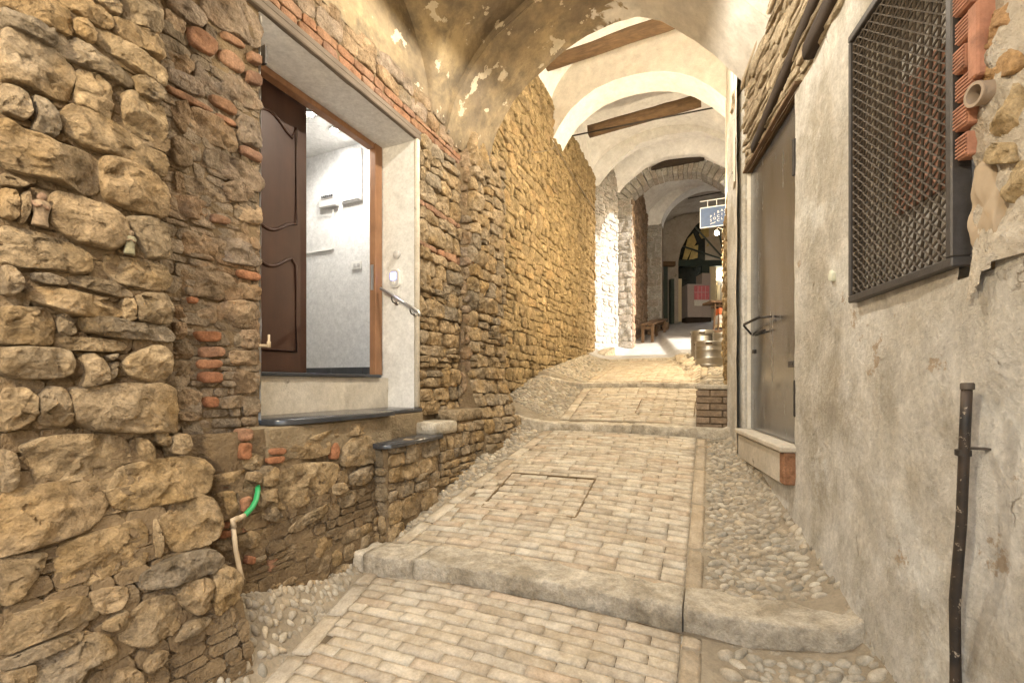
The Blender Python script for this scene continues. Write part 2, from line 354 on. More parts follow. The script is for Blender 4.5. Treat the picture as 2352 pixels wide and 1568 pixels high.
def stone(name, poly, F, mat, parent, h=0.04, n=24, rings=6, amp=0.012, fr=9.0, inset=0.03, facets=3, flip=False, rnd=2, grow=1.035):
    o = smooth_poly(poly, n, rnd, .17); c = o.mean(0); o = c + (o - c) * grow; size = math.sqrt(max(1e-5, np.ptp(o[:, 0]) * np.ptp(o[:, 1])))
    o = o + (o - c) * (0.09 * fbm(np.c_[o * (3.2 / size), np.full(n, _rs.random() * 90)], 3))[:, None]
    rf = [1.03, 1.0, 0.965] + list(np.linspace(0.88, 0.12, max(1, rings - 3)))
    hf = [None, 0.45, 0.86] + [1.0 + 0.06 * k / max(1, rings - 3) for k in range(max(1, rings - 3))]
    P2 = []; H = []
    pl = [(_rs.uniform(0, 2 * math.pi), _rs.uniform(-0.1, 0.35), _rs.uniform(0.12, 0.55)) for _ in range(facets)]
    for r_, hh in zip(rf, hf):
        q = c + (o - c) * r_; P2.append(q)
        if hh is None: H.append(np.full(n, -inset)); continue
        z = np.full(n, h * hh)
        for an, off, sl in pl: z = np.minimum(z, h * 1.05 - sl * ((q[:, 0] - c[0]) * math.cos(an) + (q[:, 1] - c[1]) * math.sin(an) - off * size * 0.5))
        z = np.maximum(z, h * 0.12 * hh); H.append(z)
    P2.append(c[None]); H.append(np.array([h * 1.08])); P2 = np.concatenate(P2); H = np.concatenate(H)
    if rings > 8:                                  # cleaved faces: the nearest of a few seeds tilts the surface
        K = int(7 + 60 * size); sd_ = np.c_[_rs.uniform(o[:, 0].min(), o[:, 0].max(), K), _rs.uniform(o[:, 1].min(), o[:, 1].max(), K)]
        wp = P2 + .03 * np.c_[perlin(np.c_[P2 * 14, H]), perlin(np.c_[P2 * 14 + 5, H])]
        ix = ((wp[:, None, :] - sd_[None]) ** 2).sum(2).argmin(1); tl = _rs.normal(0, .13, (K, 2)); of = _rs.normal(0, .0022, K)
        H = H + np.where(H > -inset + 1e-6, np.clip(((P2 - sd_[ix]) * tl[ix]).sum(1) + of[ix], -.013, .013), 0)
    sd = _rs.random() * 100; Q = np.c_[P2, H]
    nz = fbm(Q * fr + sd, 4) * .8 - 0.9 * np.abs(perlin(Q * fr * 1.3 + sd + 31)) - 0.5 * np.abs(perlin(Q * fr * 3.1 + sd + 61)) + .35; live = H > -inset + 1e-6
    H = H + np.where(live, nz * amp * 2.0, 0)
    j = fbm(Q * fr * 0.8 + sd + 57, 2) * amp * 0.8; P2 = P2 + np.where(live, j, 0)[:, None] * 0.6
    v = F(P2[:, 0], P2[:, 1], H); f = []; R_ = len(rf)
    for i in range(R_ - 1):
        for k in range(n):
            a = i * n + k; b = i * n + (k + 1) % n; f.append((a, b, b + n, a + n))
    L = (R_ - 1) * n; ce = R_ * n
    for k in range(n): f.append((L + k, L + (k + 1) % n, ce))
    if flip: f = [q[::-1] for q in f]
    return mk(name, v, f, mat, parent)
def bed(name, u0, u1, v0, v1, F, mat, parent, res=0.05, amp=0.012, keep=None, flip=False, hoff=-0.012, fr=6):
    nu = max(2, int((u1 - u0) / res) + 1); nv = max(2, int((v1 - v0) / res) + 1)
    U, V = np.meshgrid(np.linspace(u0, u1, nu), np.linspace(v0, v1, nv), indexing='ij'); Hh = hoff + amp * fbm(np.stack([U, V, 0 * U + 3.1], -1) * fr, 3)
    k = None
    if keep: k = [[keep((U[i, j] + U[i + 1, j]) / 2, (V[i, j] + V[i, j + 1]) / 2) for j in range(nv - 1)] for i in range(nu - 1)]
    v = F(U.ravel(), V.ravel(), Hh.ravel()); return mk(name, v, grid_faces(nu, nv, k, flip), mat, parent)
def courses(u0, u1, v0, v1, hr, wr, seed, keep=None, gap=0.008, wav=0.02, brick=0.0):
    """irregular coursed rubble: (polygon, is_brick) within the rectangle"""
    r = random.Random(seed); out = []; v = v0; k = 0
    edge = lambda k, u: wav * math.sin(2.1 * u + 1.7 * k + seed) + wav * 0.6 * math.sin(5.3 * u + 2.9 * k)
    while v < v1 - hr[0] * 0.5:
        h = r.uniform(*hr); isb = r.random() < brick
        if isb: h = r.uniform(0.05, 0.065)
        u = u0 - r.uniform(0, wr[0])
        while u < u1:
            w = r.uniform(*wr) * (0.8 if isb else 1.0); cu = u + w / 2; cv = v + h / 2
            if keep is None or keep(cu, cv):
                a, b = max(u, u0) + gap, min(u + w, u1) - gap
                if b - a > 0.25 * wr[0]:
                    def P_(uu, top): return (uu + r.uniform(-.1, .1) * h, v + (h if top else 0) + edge(k + top, uu) + (-gap if top else gap) + r.uniform(-.07, .07) * h)
                    if not isb and r.random() < 0.22 and h > 1.25 * hr[0]:
                        m = r.uniform(.4, .6); vm = v + h * m
                        for lo, hi in ((v, vm), (vm, v + h)):
                            out.append(([(a, lo + gap + edge(k, a) * .7), (b, lo + gap + edge(k, b) * .7), (b - r.uniform(0, .1) * h, hi - gap + edge(k, b) * .7), (a + r.uniform(0, .1) * h, hi - gap + edge(k, a) * .7)], False))
                    else:
                        m = (a + b) / 2
                        out.append(([P_(a, 0), (m, v + edge(k, m) + gap - r.uniform(-.03, .05) * h), P_(b, 0), P_(b, 1), (m, v + h + edge(k + 1, m) - gap + r.uniform(-.03, .06) * h), P_(a, 1)], isb))
            u += w
        v += h; k += 1
    return out
def lay(polys, F, parent, mats, h=(.02, .05), n=16, rings=5, amp=.008, fr=12, facets=2, flip=False, cap=300, inset=.03, near=lambda p: 1.0):
    """one object per stone; past the cap the smaller ones become one joined part"""
    ar = lambda p: abs(sum(p[i][0] * p[(i + 1) % len(p)][1] - p[(i + 1) % len(p)][0] * p[i][1] for i in range(len(p)))) / 2
    if len(polys) > cap: polys = sorted(polys, key=lambda q: -ar(q[0]) / max(1.0, near(q[0])) ** 2)
    rest = MB()
    for i, (p, isb) in enumerate(polys):
        o = stone('brick' if isb else 'stone', p, F, mats[1] if isb else mats[0], parent, random.uniform(*h) * (0.6 if isb else 1), n, rings, amp * (.5 if isb else 1), fr, inset, 0 if isb else facets, flip, 1 if isb else 2)
        if i >= cap:
            c = np.array(LOC[o.name]); me = o.data; rest.add([tuple(np.array(v.co) + c) for v in me.vertices], [tuple(q.vertices) for q in me.polygons])
            bpy.data.objects.remove(o); bpy.data.meshes.remove(me)
    if rest.v: tag(rest.obj('small_stones', mats[0], parent, True), kind='stuff')

# ------------------------------------------------------------------ the ground
PROF = [(-40, -8.5), (-6, -2.55), (2.25, -1.15), (2.2501, -1.055), (2.50, -1.045), (4.60, -.50), (4.6001, -.41), (4.85, -.40), (6.15, -.06), (6.1501, .01), (6.38, .02), (9.2, .44), (9.2001, .5), (9.4, .51), (17.2, 2.10), (40, 2.2)]
_pa = np.array([p[0] for p in PROF]); _pz = np.array([p[1] for p in PROF])
def zf(a): return np.interp(a, _pa, _pz)
def blp(a): return float(np.interp(a, [-2, 1.2, 2.2, 2.5, 4.5, 4.9, 6.2, 9.4], [-1.68, -1.76, -1.98, -1.96, -1.66, -1.55, -1.62, -1.8]))   # left edge of the bricks
BR = -0.12                                                                                                                            # right edge of the bricks
def bank(a, b):
    l = np.clip((np.array([blp(x) for x in np.ravel(a)]).reshape(np.shape(a)) - b) / 0.40, 0, 1.4)
    r = np.clip((b - 0.05) / 0.5, 0, 1.3); fil = np.clip((b - (RX + (RS * EY - EX) * a) / (EY + RS * EX) + .10) / .10, 0, 1.6) ** 1.6
    camber = -0.03 * ((b + 1.0) / 1.0) ** 2
    near = (0.10 + 0.18 * np.clip((1.95 - a) / .65, 0, 1.2)) * np.clip(l / .45, 0, 1) * np.clip((2.24 - a) / .02, 0, 1)
    return .05 * fil + near + 0.13 * l ** 1.4 + 0.10 * r ** 1.5 + np.clip(camber, -0.05, 0)
def G(a, b, dz=0.0): return W(a, b, float(zf(a) + bank(np.array([a]), np.array([b]))[0]) + dz)
gr = MB()
gx = np.linspace(-60, 60, 25); gy = np.linspace(-60, 90, 31); GX, GY = np.meshgrid(gx, gy, indexing='ij')
GA = EX * GX + EY * GY; gz = np.where(np.abs(EY * GX - EX * GY) < 14, zf(GA), zf(GA)) - 0.6
g = mk('ground', np.stack([GX, GY, gz], -1).reshape(-1, 3), grid_faces(25, 31), M['bed'], None); g['kind'] = 'structure'

_brick_meshes = []
def worn_brick(hx, hy, hz, seed):
    r = np.random.default_rng(seed); nu, nv = 8, 5; xs = np.linspace(-1, 1, nu); ys = np.linspace(-1, 1, nv); v = []; f = []
    for x in xs:
        for y in ys:
            e = max(abs(x) ** 14, abs(y) ** 8); p = np.array([x * hx, y * hy, hz - 0.0045 * e])
            p[2] += 0.0035 * fbm(np.array([[x * 2 + seed * 7, y * 1.2, 0]]), 2)[0]
            if abs(x) == 1: p[0] += 0.007 * perlin(np.array([[y * 2.3, seed * 3.3, x]]))[0]
            if abs(y) == 1: p[1] += 0.0045 * perlin(np.array([[x * 3.1, seed * 5.3, y]]))[0]
            v.append(p)
    f = grid_faces(nu, nv); rim = [i * nv for i in range(nu)] + [(nu - 1) * nv + j for j in range(1, nv)] + [i * nv + nv - 1 for i in range(nu - 2, -1, -1)] + [j for j in range(nv - 2, 0, -1)]
    k = len(v); v += [np.array([v[i][0], v[i][1], -hz]) for i in rim]; m = len(rim)
    f += [(rim[i], k + i, k + (i + 1) % m, rim[(i + 1) % m]) for i in range(m)]
    me = bpy.data.meshes.new('brick'); me.from_pydata([tuple(p) for p in v], [], f); me.materials.append(M['paver']); me.polygons.foreach_set('use_smooth', [True] * len(me.polygons)); me.update(); return me
BM = [worn_brick(.1215, .0306, .02, i) for i in range(12)]; BMH = [worn_brick(.0598, .0306, .02, 50 + i) for i in range(5)]; BML = [worn_brick(.134, .05, .02, 80 + i) for i in range(5)]
BMS = [worn_brick(.134, .05, .02, 120 + i) for i in range(4)]
for _m in BMS: _m.materials[0] = M['strip']
def basis(a, b, da=0.02, yaw=0.0):
    p = np.array(G(a, b)); u = np.array(G(a, b + da)) - np.array(G(a, b - da)); v = np.array(G(a + da, b)) - np.array(G(a - da, b))
    u /= np.linalg.norm(u); n = np.cross(u, v); n /= np.linalg.norm(n); v = np.cross(n, u)
    c, s = math.cos(yaw), math.sin(yaw); return p, c * u + s * v, c * v - s * u, n
def drop(me, name, parent, a, b, lift, yaw=0.0, sc=(1, 1, 1), tilt=(0, 0)):
    p, u, v, n = basis(a, b, yaw=yaw); p = p + n * lift; o = bpy.data.objects.new(name, me); COL.objects.link(o); o.parent = parent; pl = wloc(parent)
    n2 = n + tilt[0] * u + tilt[1] * v; n2 /= np.linalg.norm(n2); u2 = u - n2 * np.dot(u, n2); u2 /= np.linalg.norm(u2); v2 = np.cross(n2, u2)
    m = Matrix(((u2[0] * sc[0], v2[0] * sc[1], n2[0] * sc[2], p[0] - pl[0]), (u2[1] * sc[0], v2[1] * sc[1], n2[1] * sc[2], p[1] - pl[1]), (u2[2] * sc[0], v2[2] * sc[1], n2[2] * sc[2], p[2] - pl[2]), (0, 0, 0, 1)))
    o.matrix_local = m; LOC[o.name] = tuple(p); return o
def pebble_mesh(i):
    r = np.random.default_rng(900 + i); n, m = 10, 4; v = []
    for k in range(m):
        th = math.pi / 2 * k / m - 0.35
        for j in range(n):
            q = 2 * math.pi * j / n; e = 1 + 0.16 * math.sin(2 * q + i) + 0.09 * math.sin(3 * q + 2 * i)
            v.append((math.cos(th) * math.cos(q) * e, math.cos(th) * math.sin(q) * e, math.sin(th)))
    v.append((0, 0, 1.0)); f = grid_faces(m, n, None, True)
    f = []
    for k in range(m - 1):
        for j in range(n): f.append((k * n + j, k * n + (j + 1) % n, (k + 1) * n + (j + 1) % n, (k + 1) * n + j))
    for j in range(n): f.append(((m - 1) * n + j, (m - 1) * n + (j + 1) % n, m * n))
    me = bpy.data.meshes.new('cobble'); me.from_pydata(v, [], f); me.materials.append(M['pebble']); me.polygons.foreach_set('use_smooth', [True] * len(f)); me.update(); return me
PM = [pebble_mesh(i) for i in range(8)]
def cobbles(parent, a0, a1, blo, bhi, r, seed, cap=300, dens=1.0, lift=-.1):
    """pebbles set on edge in rows across the slope, close together"""
    rn = random.Random(seed); pts = []; cell = {}; tries = int(5200 * (a1 - a0) * dens * (0.03 / r) ** 2 * 0.55)
    for _ in range(tries):
        a = rn.uniform(a0, a1); lo, hi = blo(a), bhi(a)
        if hi - lo < 0.02: continue
        b = rn.uniform(lo, hi); s = r * rn.uniform(.72, 1.35); k = (int(a / 0.06), int(b / 0.06)); ok = True
        for i in (-1, 0, 1):
            for j in (-1, 0, 1):
                for (a2, b2, s2) in cell.get((k[0] + i, k[1] + j), ()):
                    if ((a - a2) / .72) ** 2 + (b - b2) ** 2 < ((s + s2) * .76) ** 2: ok = False
        if ok: cell.setdefault(k, []).append((a, b, s)); pts.append((a, b, s))
    pts.sort(key=lambda q: -q[2] / max(.5, q[0])); rest = MB()
    for i, (a, b, s) in enumerate(pts):
        yaw = rn.gauss(0, .45); sc = (s * rn.uniform(.95, 1.2), s * rn.uniform(.58, .78), s * rn.uniform(.6, .9)); me = PM[rn.randrange(8)]; tl = (rn.gauss(0, .15), rn.gauss(0, .15))
        if i < cap: drop(me, 'cobble', parent, a, b, lift * s * .6, yaw, sc, tl)
        else:
            p, u, v, n = basis(a, b, yaw=yaw); p = p + n * lift * s * .6
            rest.add([tuple(p + q.co[0] * sc[0] * u + q.co[1] * sc[1] * v + q.co[2] * sc[2] * n) for q in me.vertices], [tuple(q.vertices) for q in me.polygons])
    if rest.v: tag(rest.obj('small_cobbles', M['pebble'], parent, True), kind='stuff')
def ramp(name, a0, a1, b0, b1, label, ch=.060, strip=True, mh=None, bricks=True, bedmat='bed'):
    root = struct(name, G((a0 + a1) / 2, -1.0, -0.05), label)
    nu = max(6, int((a1 - a0) / .06)); nv = max(6, int((b1 - b0) / .06)); A, B = np.meshgrid(np.concatenate([[a0 - .16], np.linspace(a0 - .155, a1 + .10, nu - 2), [a1 + .105]]), np.linspace(b0, b1, nv), indexing='ij')
    isb = (B > np.vectorize(blp)(A) + .01) & (B < BR - .01)
    sl_ = float(zf(a1 - 1e-3) - zf(a0 + 1e-3)) / (a1 - a0); Z = zf(np.clip(A, a0 + 1e-3, a1 - 1e-3)) + sl_ * np.minimum(0, A - a0) + bank(A, B) + np.where(isb, -.004, 0.004) + .006 * fbm(np.stack([A, B, 0 * A], -1) * 8, 2)
    Z[0] -= .3; Z[-1] -= .3
    me = mk('bed', Wn(A, B, Z).reshape(-1, 3), grid_faces(nu, nv, None, True), M[bedmat], root)
    me.data.materials.append(M['paver_joint'] if bricks else M[bedmat])
    fl = [1 if isb[i, j] and isb[i + 1, j + 1] else 0 for i in range(nu - 1) for j in range(nv - 1)]; me.data.polygons.foreach_set('material_index', fl)
    if bricks:
        a_lo = max(a0, .85); rn = random.Random(int(a0 * 100)); n = int((a1 - a0 - .01) / ch); chh = (a1 - a0 - .012) / n
        for k in range(n):
            a = a0 + .006 + (k + .5) * chh
            if a < a_lo: continue
            b = BR - .005; lo = blp(a) + .11; first = True
            while b > lo + .03:
                w = (.245 if not (first and k % 2) else .122) * rn.uniform(.96, 1.04)
                if rn.random() < .05: w = .122
                w = min(w, b - lo); first = False
                if w < .05: break
                me = BMH[rn.randrange(5)] if w < .17 else BM[rn.randrange(12)]; full = .121 if w < .17 else .245
                sx = w / full * .992
                if mh and mh[0] < a < mh[1] and mh[2] < b - w / 2 < mh[3]: dz = -.006
                else: dz = 0
                drop(me, 'brick', root, a + rn.gauss(0, .002), b - w / 2, -.008 + dz + rn.gauss(0, .0022), rn.gauss(0, .008), (sx, chh / .063 * rn.uniform(.975, 1.0), 1), (rn.gauss(0, .012), rn.gauss(0, .012)))
                b -= w
        a = a0 + .01
        while a < a1 - .05:                                       # bricks laid lengthwise along the left edge
            L = min(.27, a1 - a - .005); b = blp(a + L / 2) + .053; sl = math.atan2(blp(a + L) - blp(a), L)
            drop(BML[rn.randrange(5)], 'brick', root, a + L / 2, b, -.008 + rn.gauss(0, .002), math.pi / 2 - sl * 1.0, (L / .274, 1, 1)); a += L + .004
        if strip:
            a = a0 + .004
            while a < a1 - .04:                                   # flat stone edging on the right
                L = min(rn.uniform(.35, .55), a1 - a - .004)
                drop(BMS[rn.randrange(4)], 'edging_stone', root, a + L / 2, BR + .042, -.010, math.pi / 2, (L / .27, .80, 1)); a += L + .005
    return root
# ------------------------------------------------------------------ ramps, kerbs
def pl_b(a, z): return -2.10 + 0.05 * min(1.0, max(0.0, (-0.3 - z) / 0.7))
right_b = lambda a: rb(a) - .01
r1 = ramp('brick_ramp', -1.2, 2.25, -2.45, 1.45, 'worn brick paving of the nearest ramp, in front of the first kerb')
cobbles(r1, .7, 2.22, lambda a: -2.12, lambda a: blp(a) - .025, .025, 5, 300, lift=-.2)
cobbles(r1, 1.0, 2.22, lambda a: .06, right_b, .031, 6, 200, dens=1, lift=-.2)
r2 = ramp('brick_ramp', 2.46, 4.60, -2.4, .75, 'pale brick ramp between the first and second kerbs', mh=(3.0, 3.55, -1.55, -.85))
cobbles(r2, 2.52, 4.58, lambda a: BR + .11, right_b, .028, 7, 300)
cobbles(r2, 2.5, 4.58, lambda a: -2.14, lambda a: blp(a) - .02, .031, 8, 300)
r3 = ramp('brick_ramp', 4.85, 6.15, -2.5, .4, 'brown brick ramp between the second and third kerbs', mh=(5.1, 5.6, -.75, -.15))
cobbles(r3, 4.87, 6.13, lambda a: -2.33, lambda a: blp(a) - .02, .032, 9, 220)
cobbles(r3, 5.25, 6.13, lambda a: BR + .11, lambda a: .18, .032, 10, 60)
r4 = ramp('brick_ramp', 6.38, 9.20, -2.6, .9, 'brick ramp beside the steel kegs, beyond the third kerb')
cobbles(r4, 6.4, 9.18, lambda a: -2.33, lambda a: blp(a) - .02, .035, 11, 260)
cobbles(r4, 6.4, 9.18, lambda a: BR + .11, lambda a: .25, .036, 12, 140)
r5 = ramp('pavement', 9.40, 17.4, -3.2, 3.2, 'far pavement in daylight beyond the last kerb', bricks=False, bedmat='pale_paving')
def kerb(name, a0, cuts, h, dep, label, bow=0.0, skew=0.0, mat='kerb'):
    z0 = float(zf(a0 - .01)); root = struct(name, W(a0 + dep / 2, -.8, z0), label); rn = np.random.default_rng(int(a0 * 10))
    for i in range(len(cuts) - 1):
        b0, b1 = cuts[i] + .004, cuts[i + 1] - .004; nb = max(5, int((b1 - b0) / .035)); bs = np.linspace(b0, b1, nb); dj = rn.uniform(-.008, .008); hj = rn.uniform(-.006, .006)
        prof = [(0.012, -.12), (0.004, -.03), (0.0, h * .35), (0.0, h - .014), (.004, h - .004), (.014, h), (.08, h + .003), (.15, h + .004), (dep - .03, h + .004), (dep - .004, h - .004), (dep, h - .06)]
        V = []
        for b in bs:
            for (da, dz) in prof:
                aa = a0 + da + dj + bow * ((b + .9) / 1.3) ** 2 + skew * (b + .9)
                bk = float(bank(np.array([a0 + .15]), np.array([b]))[0]) * .6
                V.append((aa, b, z0 + dz + hj + bk))
        V = np.array(V); nz = fbm(V * 7 + a0, 3); n2 = fbm(V * 19 + a0 + 9, 2)
        V[:, 0] += .03 * nz + .012 * n2 - .005; V[:, 2] += np.where(V[:, 2] > z0 + h * .5, .012 * nz + .006 * n2, 0)
        K = len(prof); P_ = Wn(V[:, 0], V[:, 1], V[:, 2]); f = grid_faces(nb, K) + [tuple(range(K)), tuple((nb - 1) * K + k for k in range(K))[::-1]]
        mk('kerb_stone', P_, f, M[mat], root)
    return root
kerb('kerb', 2.25, [-2.30, -1.98, -1.62, -.12, .66], .106, .27, 'first stone kerb across the brick alley, nearest the viewer', -.02, .035)
kerb('kerb', 4.60, [-2.1, -.72, .3], .09, .25, 'second stone kerb across the alley, beside the brick block', .06, .03)
kerb('kerb', 6.15, [-2.42, -.9, .3], .07, .23, 'third stone kerb across the alley, in front of the kegs', -.05, .0)
kerb('kerb', 9.20, [-2.5, -1.5, -.6, .3], .06, .2, 'farthest kerb, where the daylight falls on the pavement', 0, 0)
for nm, lab, (a0, a1, b0, b1) in (('manhole_cover', 'brick-filled inspection cover set in the pale ramp after the first kerb', (2.98, 3.56, -1.56, -.84)),
                                  ('manhole_cover', 'brick-filled inspection cover set in the ramp behind the second kerb', (5.08, 5.62, -.76, -.16))):
    t = thing(nm, lab, 'manhole cover', G(a0, b0)); 
    for (p, q) in (((a0, b0), (a1, b0)), ((a1, b0), (a1, b1)), ((a1, b1), (a0, b1)), ((a0, b1), (a0, b0))):
        m = MB(); P0, P1 = np.array(G(*p)), np.array(G(*q)); d = (P1 - P0) / 2; up = np.array((0, 0, .012)); sd = np.cross(d / np.linalg.norm(d), (0, 0, 1)) * .006
        m.box((P0 + P1) / 2 + (0, 0, .003), d, sd, up, .001); m.obj('frame_bar', M['mortar'], t)

# ------------------------------------------------------------------ near masonry, stone by stone (outlines read on the wall's own plane)
Z = 0.4464; KD = 2352 / 3000
def near_b(a, z): return -2.10 + 0.27 * min(1.0, max(0.0, (-0.22 - z) / 0.95)) ** 1.15
def door_b(a, z): return -2.236 + 0.10 * min(1.0, max(0.0, (-0.35 - z) / 0.5))
def sm(x): x = min(1, max(0, x)); return x * x * (3 - 2 * x)
def near_edge(z): return 1.14 + .24 * min(1, max(0, (-.25 - z) / .75))
def near_bed(a, z): return near_b(a, z) - .30 * sm((a - near_edge(z) + .01) / .05)
def tr(poly, off, bf):
    return [on_b((x * Z + off[0]) * KD, (y * Z + off[1]) * KD, bf) for x, y in poly]
O1, O2, O3, O6 = (0, 0), (0, 650), (0, 1300), (700, 1150)
NEAR = [(O1, [[(0,0),(310,0),(430,80),(460,180),(440,240),(300,195),(120,115),(0,50)],[(0,65),(120,130),(300,205),(335,250),(325,330),(200,270),(0,185)],[(400,0),(580,0),(690,90),(720,140),(710,200),(640,180),(520,110),(440,60)],
 [(600,0),(760,0),(780,40),(770,110),(700,80),(620,20)],[(790,0),(1000,0),(1055,70),(1060,210),(1000,200),(900,170),(800,110)],[(470,130),(540,130),(600,180),(600,290),(560,290),(470,220)],
 [(730,115),(850,185),(960,210),(1055,275),(1060,400),(990,370),(870,310),(730,190)],[(610,190),(700,210),(860,320),(1010,440),(1060,500),(1050,580),(980,540),(820,430),(640,300)],
 [(340,230),(440,230),(640,360),(840,500),(850,560),(830,590),(740,540),(560,440),(380,370)],[(860,510),(960,530),(1050,600),(1055,660),(980,665),(870,610)],[(0,200),(160,260),(330,345),(450,440),(465,490),(440,640),(420,660),(300,620),(120,560),(0,520)],
 [(490,460),(600,480),(700,560),(720,640),(720,780),(660,760),(490,680)],[(800,610),(900,620),(1060,700),(1080,780),(1070,940),(980,920),(840,850),(810,760)],[(0,560),(80,580),(170,650),(190,740),(170,790),(60,760),(0,730)],
 [(200,640),(270,680),(350,750),(370,840),(350,910),(250,890),(205,840),(225,760)],[(390,740),(500,710),(640,760),(860,880),(1040,990),(1080,1060),(1070,1150),(1000,1140),(760,1030),(560,960),(450,900)],
 [(0,790),(100,850),(250,900),(350,960),(560,1020),(630,1060),(645,1200),(610,1270),(540,1270),(400,1210),(200,1150),(0,1100)],[(670,1040),(800,1070),(980,1160),(1060,1230),(1085,1380),(1060,1420),(900,1390),(700,1310),(670,1200)],
 [(0,1140),(90,1170),(180,1220),(90,1240),(0,1215)],[(0,1245),(90,1260),(100,1420),(60,1450),(0,1420)],[(110,1290),(170,1255),(190,1290),(150,1460),(110,1460)],[(340,1260),(520,1300),(700,1360),(790,1420),(820,1490),(810,1568),(750,1645),(560,1600),(340,1500)],
 [(830,1430),(1000,1430),(1090,1500),(1115,1640),(1100,1690),(960,1690),(915,1600),(850,1480)]]),
 (O2, [[(0,30),(200,70),(420,130),(530,200),(570,260),(560,320),(480,335),(300,300),(120,290),(0,250)],[(690,220),(800,230),(1000,260),(1090,310),(1105,370),(1080,450),(960,430),(760,400),(700,330)],[(0,290),(60,300),(120,380),(110,450),(60,480),(0,470)],
 [(200,340),(300,340),(420,390),(410,420),(300,410),(220,390)],[(440,365),(560,360),(720,400),(840,460),(830,500),(700,480),(540,440),(470,410)],[(190,440),(330,430),(520,480),(740,510),(775,560),(770,620),(640,630),(460,610),(350,570),(190,500)],
 [(785,505),(860,500),(870,640),(800,650)],[(880,500),(960,470),(1090,480),(1115,560),(1110,660),(1020,665),(890,640)],[(0,570),(80,560),(250,570),(330,620),(330,780),(280,810),(120,800),(0,790)],[(370,620),(430,600),(480,650),(490,720),(440,750),(370,740)],
 [(540,640),(640,620),(860,660),(1050,690),(1120,740),(1110,790),(900,770),(700,755),(560,720)],[(340,770),(430,755),(650,765),(800,790),(830,830),(700,850),(480,840),(350,820)],[(0,830),(200,820),(420,840),(460,900),(450,970),(380,1020),(200,1020),(0,1010)],
 [(520,880),(600,860),(690,940),(690,1040),(600,1070),(510,1075),(560,980)],[(670,880),(760,862),(720,915)],[(790,930),(860,875),(1000,810),(1080,830),(1105,900),(1090,1030),(1010,1050),(860,1010)],[(705,940),(760,915),(750,1010),(705,1040)],
 [(0,1090),(160,1090),(225,1150),(215,1300),(100,1350),(0,1370)],[(240,1150),(310,1080),(390,1090),(440,1180),(440,1330),(240,1330)],[(460,1100),(620,1080),(900,1070),(1080,1070),(1140,1120),(1150,1340),(1130,1370),(900,1370),(640,1360),(500,1310),(480,1200)],
 [(130,1490),(250,1430),(430,1405),(640,1400),(810,1420),(855,1500),(840,1570),(700,1630),(560,1680),(330,1725),(240,1700),(220,1570)],[(890,1420),(950,1430),(1000,1500),(1000,1560),(940,1570),(900,1500)],[(1010,1385),(1080,1378),(1105,1430),(1080,1470),(1020,1450)],
 [(1115,1400),(1215,1390),(1225,1490),(1190,1520),(1115,1510)],[(0,1500),(60,1510),(90,1570),(90,1720),(50,1760),(0,1760)]]),
 (O3, [[(600,240),(680,190),(900,130),(1130,95),(1300,100),(1380,160),(1390,260),(1330,330),(1100,380),(850,435),(770,400),(700,310)],[(0,330),(250,280),(520,250),(640,290),(670,370),(640,470),(520,560),(300,650),(100,700),(0,730)],
 [(1040,490),(1180,410),(1350,345),(1430,430),(1440,540),(1400,620),(1250,690),(1130,690),(1080,600)],[(390,690),(520,610),(700,570),(910,480),(950,560),(960,690),(940,780),(760,840),(620,890),(560,950),(430,960),(400,850)],[(1000,500),(1025,500),(1050,720),(1020,750),(1005,620)],
 [(930,850),(1050,780),(1200,720),(1380,690),(1440,760),(1440,800),(1300,860),(1100,920),(990,950),(940,940)],[(0,760),(130,740),(300,715),(290,770),(200,900),(100,1010),(0,1060)],[(1400,850),(1500,810),(1560,840),(1580,910),(1550,1020),(1460,1100),(1410,1120),(1400,950)],
 [(1130,960),(1250,890),(1370,880),(1385,1000),(1380,1070),(1270,1110),(1180,1040)],[(590,970),(700,940),(830,930),(830,1000),(760,1080),(660,1110),(600,1040)],[(0,1160),(250,1060),(480,1000),(580,1030),(620,1130),(480,1190),(250,1280),(0,1390)],
 [(790,1250),(830,1120),(960,1030),(1110,980),(1190,1060),(1190,1160),(1100,1260),(960,1310),(860,1310)],[(660,1190),(760,1110),(820,1085),(790,1160),(700,1230)],[(0,1420),(300,1290),(520,1230),(500,1290),(200,1410),(0,1500)],
 [(220,1400),(400,1310),(620,1240),(720,1290),(740,1370),(560,1440),(500,1568),(200,1568)],[(0,1520),(195,1430),(205,1480),(180,1568),(0,1568)],[(760,1480),(860,1460),(920,1520),(860,1600),(740,1600)],[(930,1440),(1010,1350),(1090,1350),(1040,1440),(960,1500)],[(1210,1170),(1300,1130),(1380,1140),(1290,1230),(1200,1270),(1140,1300)]])]
nw = thing('stone_wall', 'near wall of big rough sandstone blocks at the left edge of the photo', 'wall', W(.9, -2.0, -1.5))
bed('mortar', -1.4, 1.45, -1.75, 2.9, F_long(near_bed), M['mortar'], nw, .03, .022, None, False, -.014)
FN = F_long(near_b)
lay(courses(.5, 1.36, -1.6, 1.7, (.05, .09), (.07, .16), 15, lambda u, v: u < near_edge(v) - .02, .004, .01, .05), FN, nw, (M['mortar'], M['brick_dull']), (-.010, .002), 12, 4, .006, 12, 1, False, 0)
for off, L in NEAR:
    for p in L: stone('stone', tr(p, off, near_b), FN, M['stone'], nw, random.uniform(.024, .05), 64, 17, .009, 8, .05, 4, False, 2, 1.09)
for p, isb in courses(-1.35, .62, -1.6, 2.7, (.14, .24), (.22, .5), 4, lambda u, v: on_b(0, 784, -2.05)[0] - .06 - .0 > u):
    stone('stone', p, FN, M['stone'], nw, random.uniform(.03, .05), 20, 6, .013, 9, .04, 3, False)
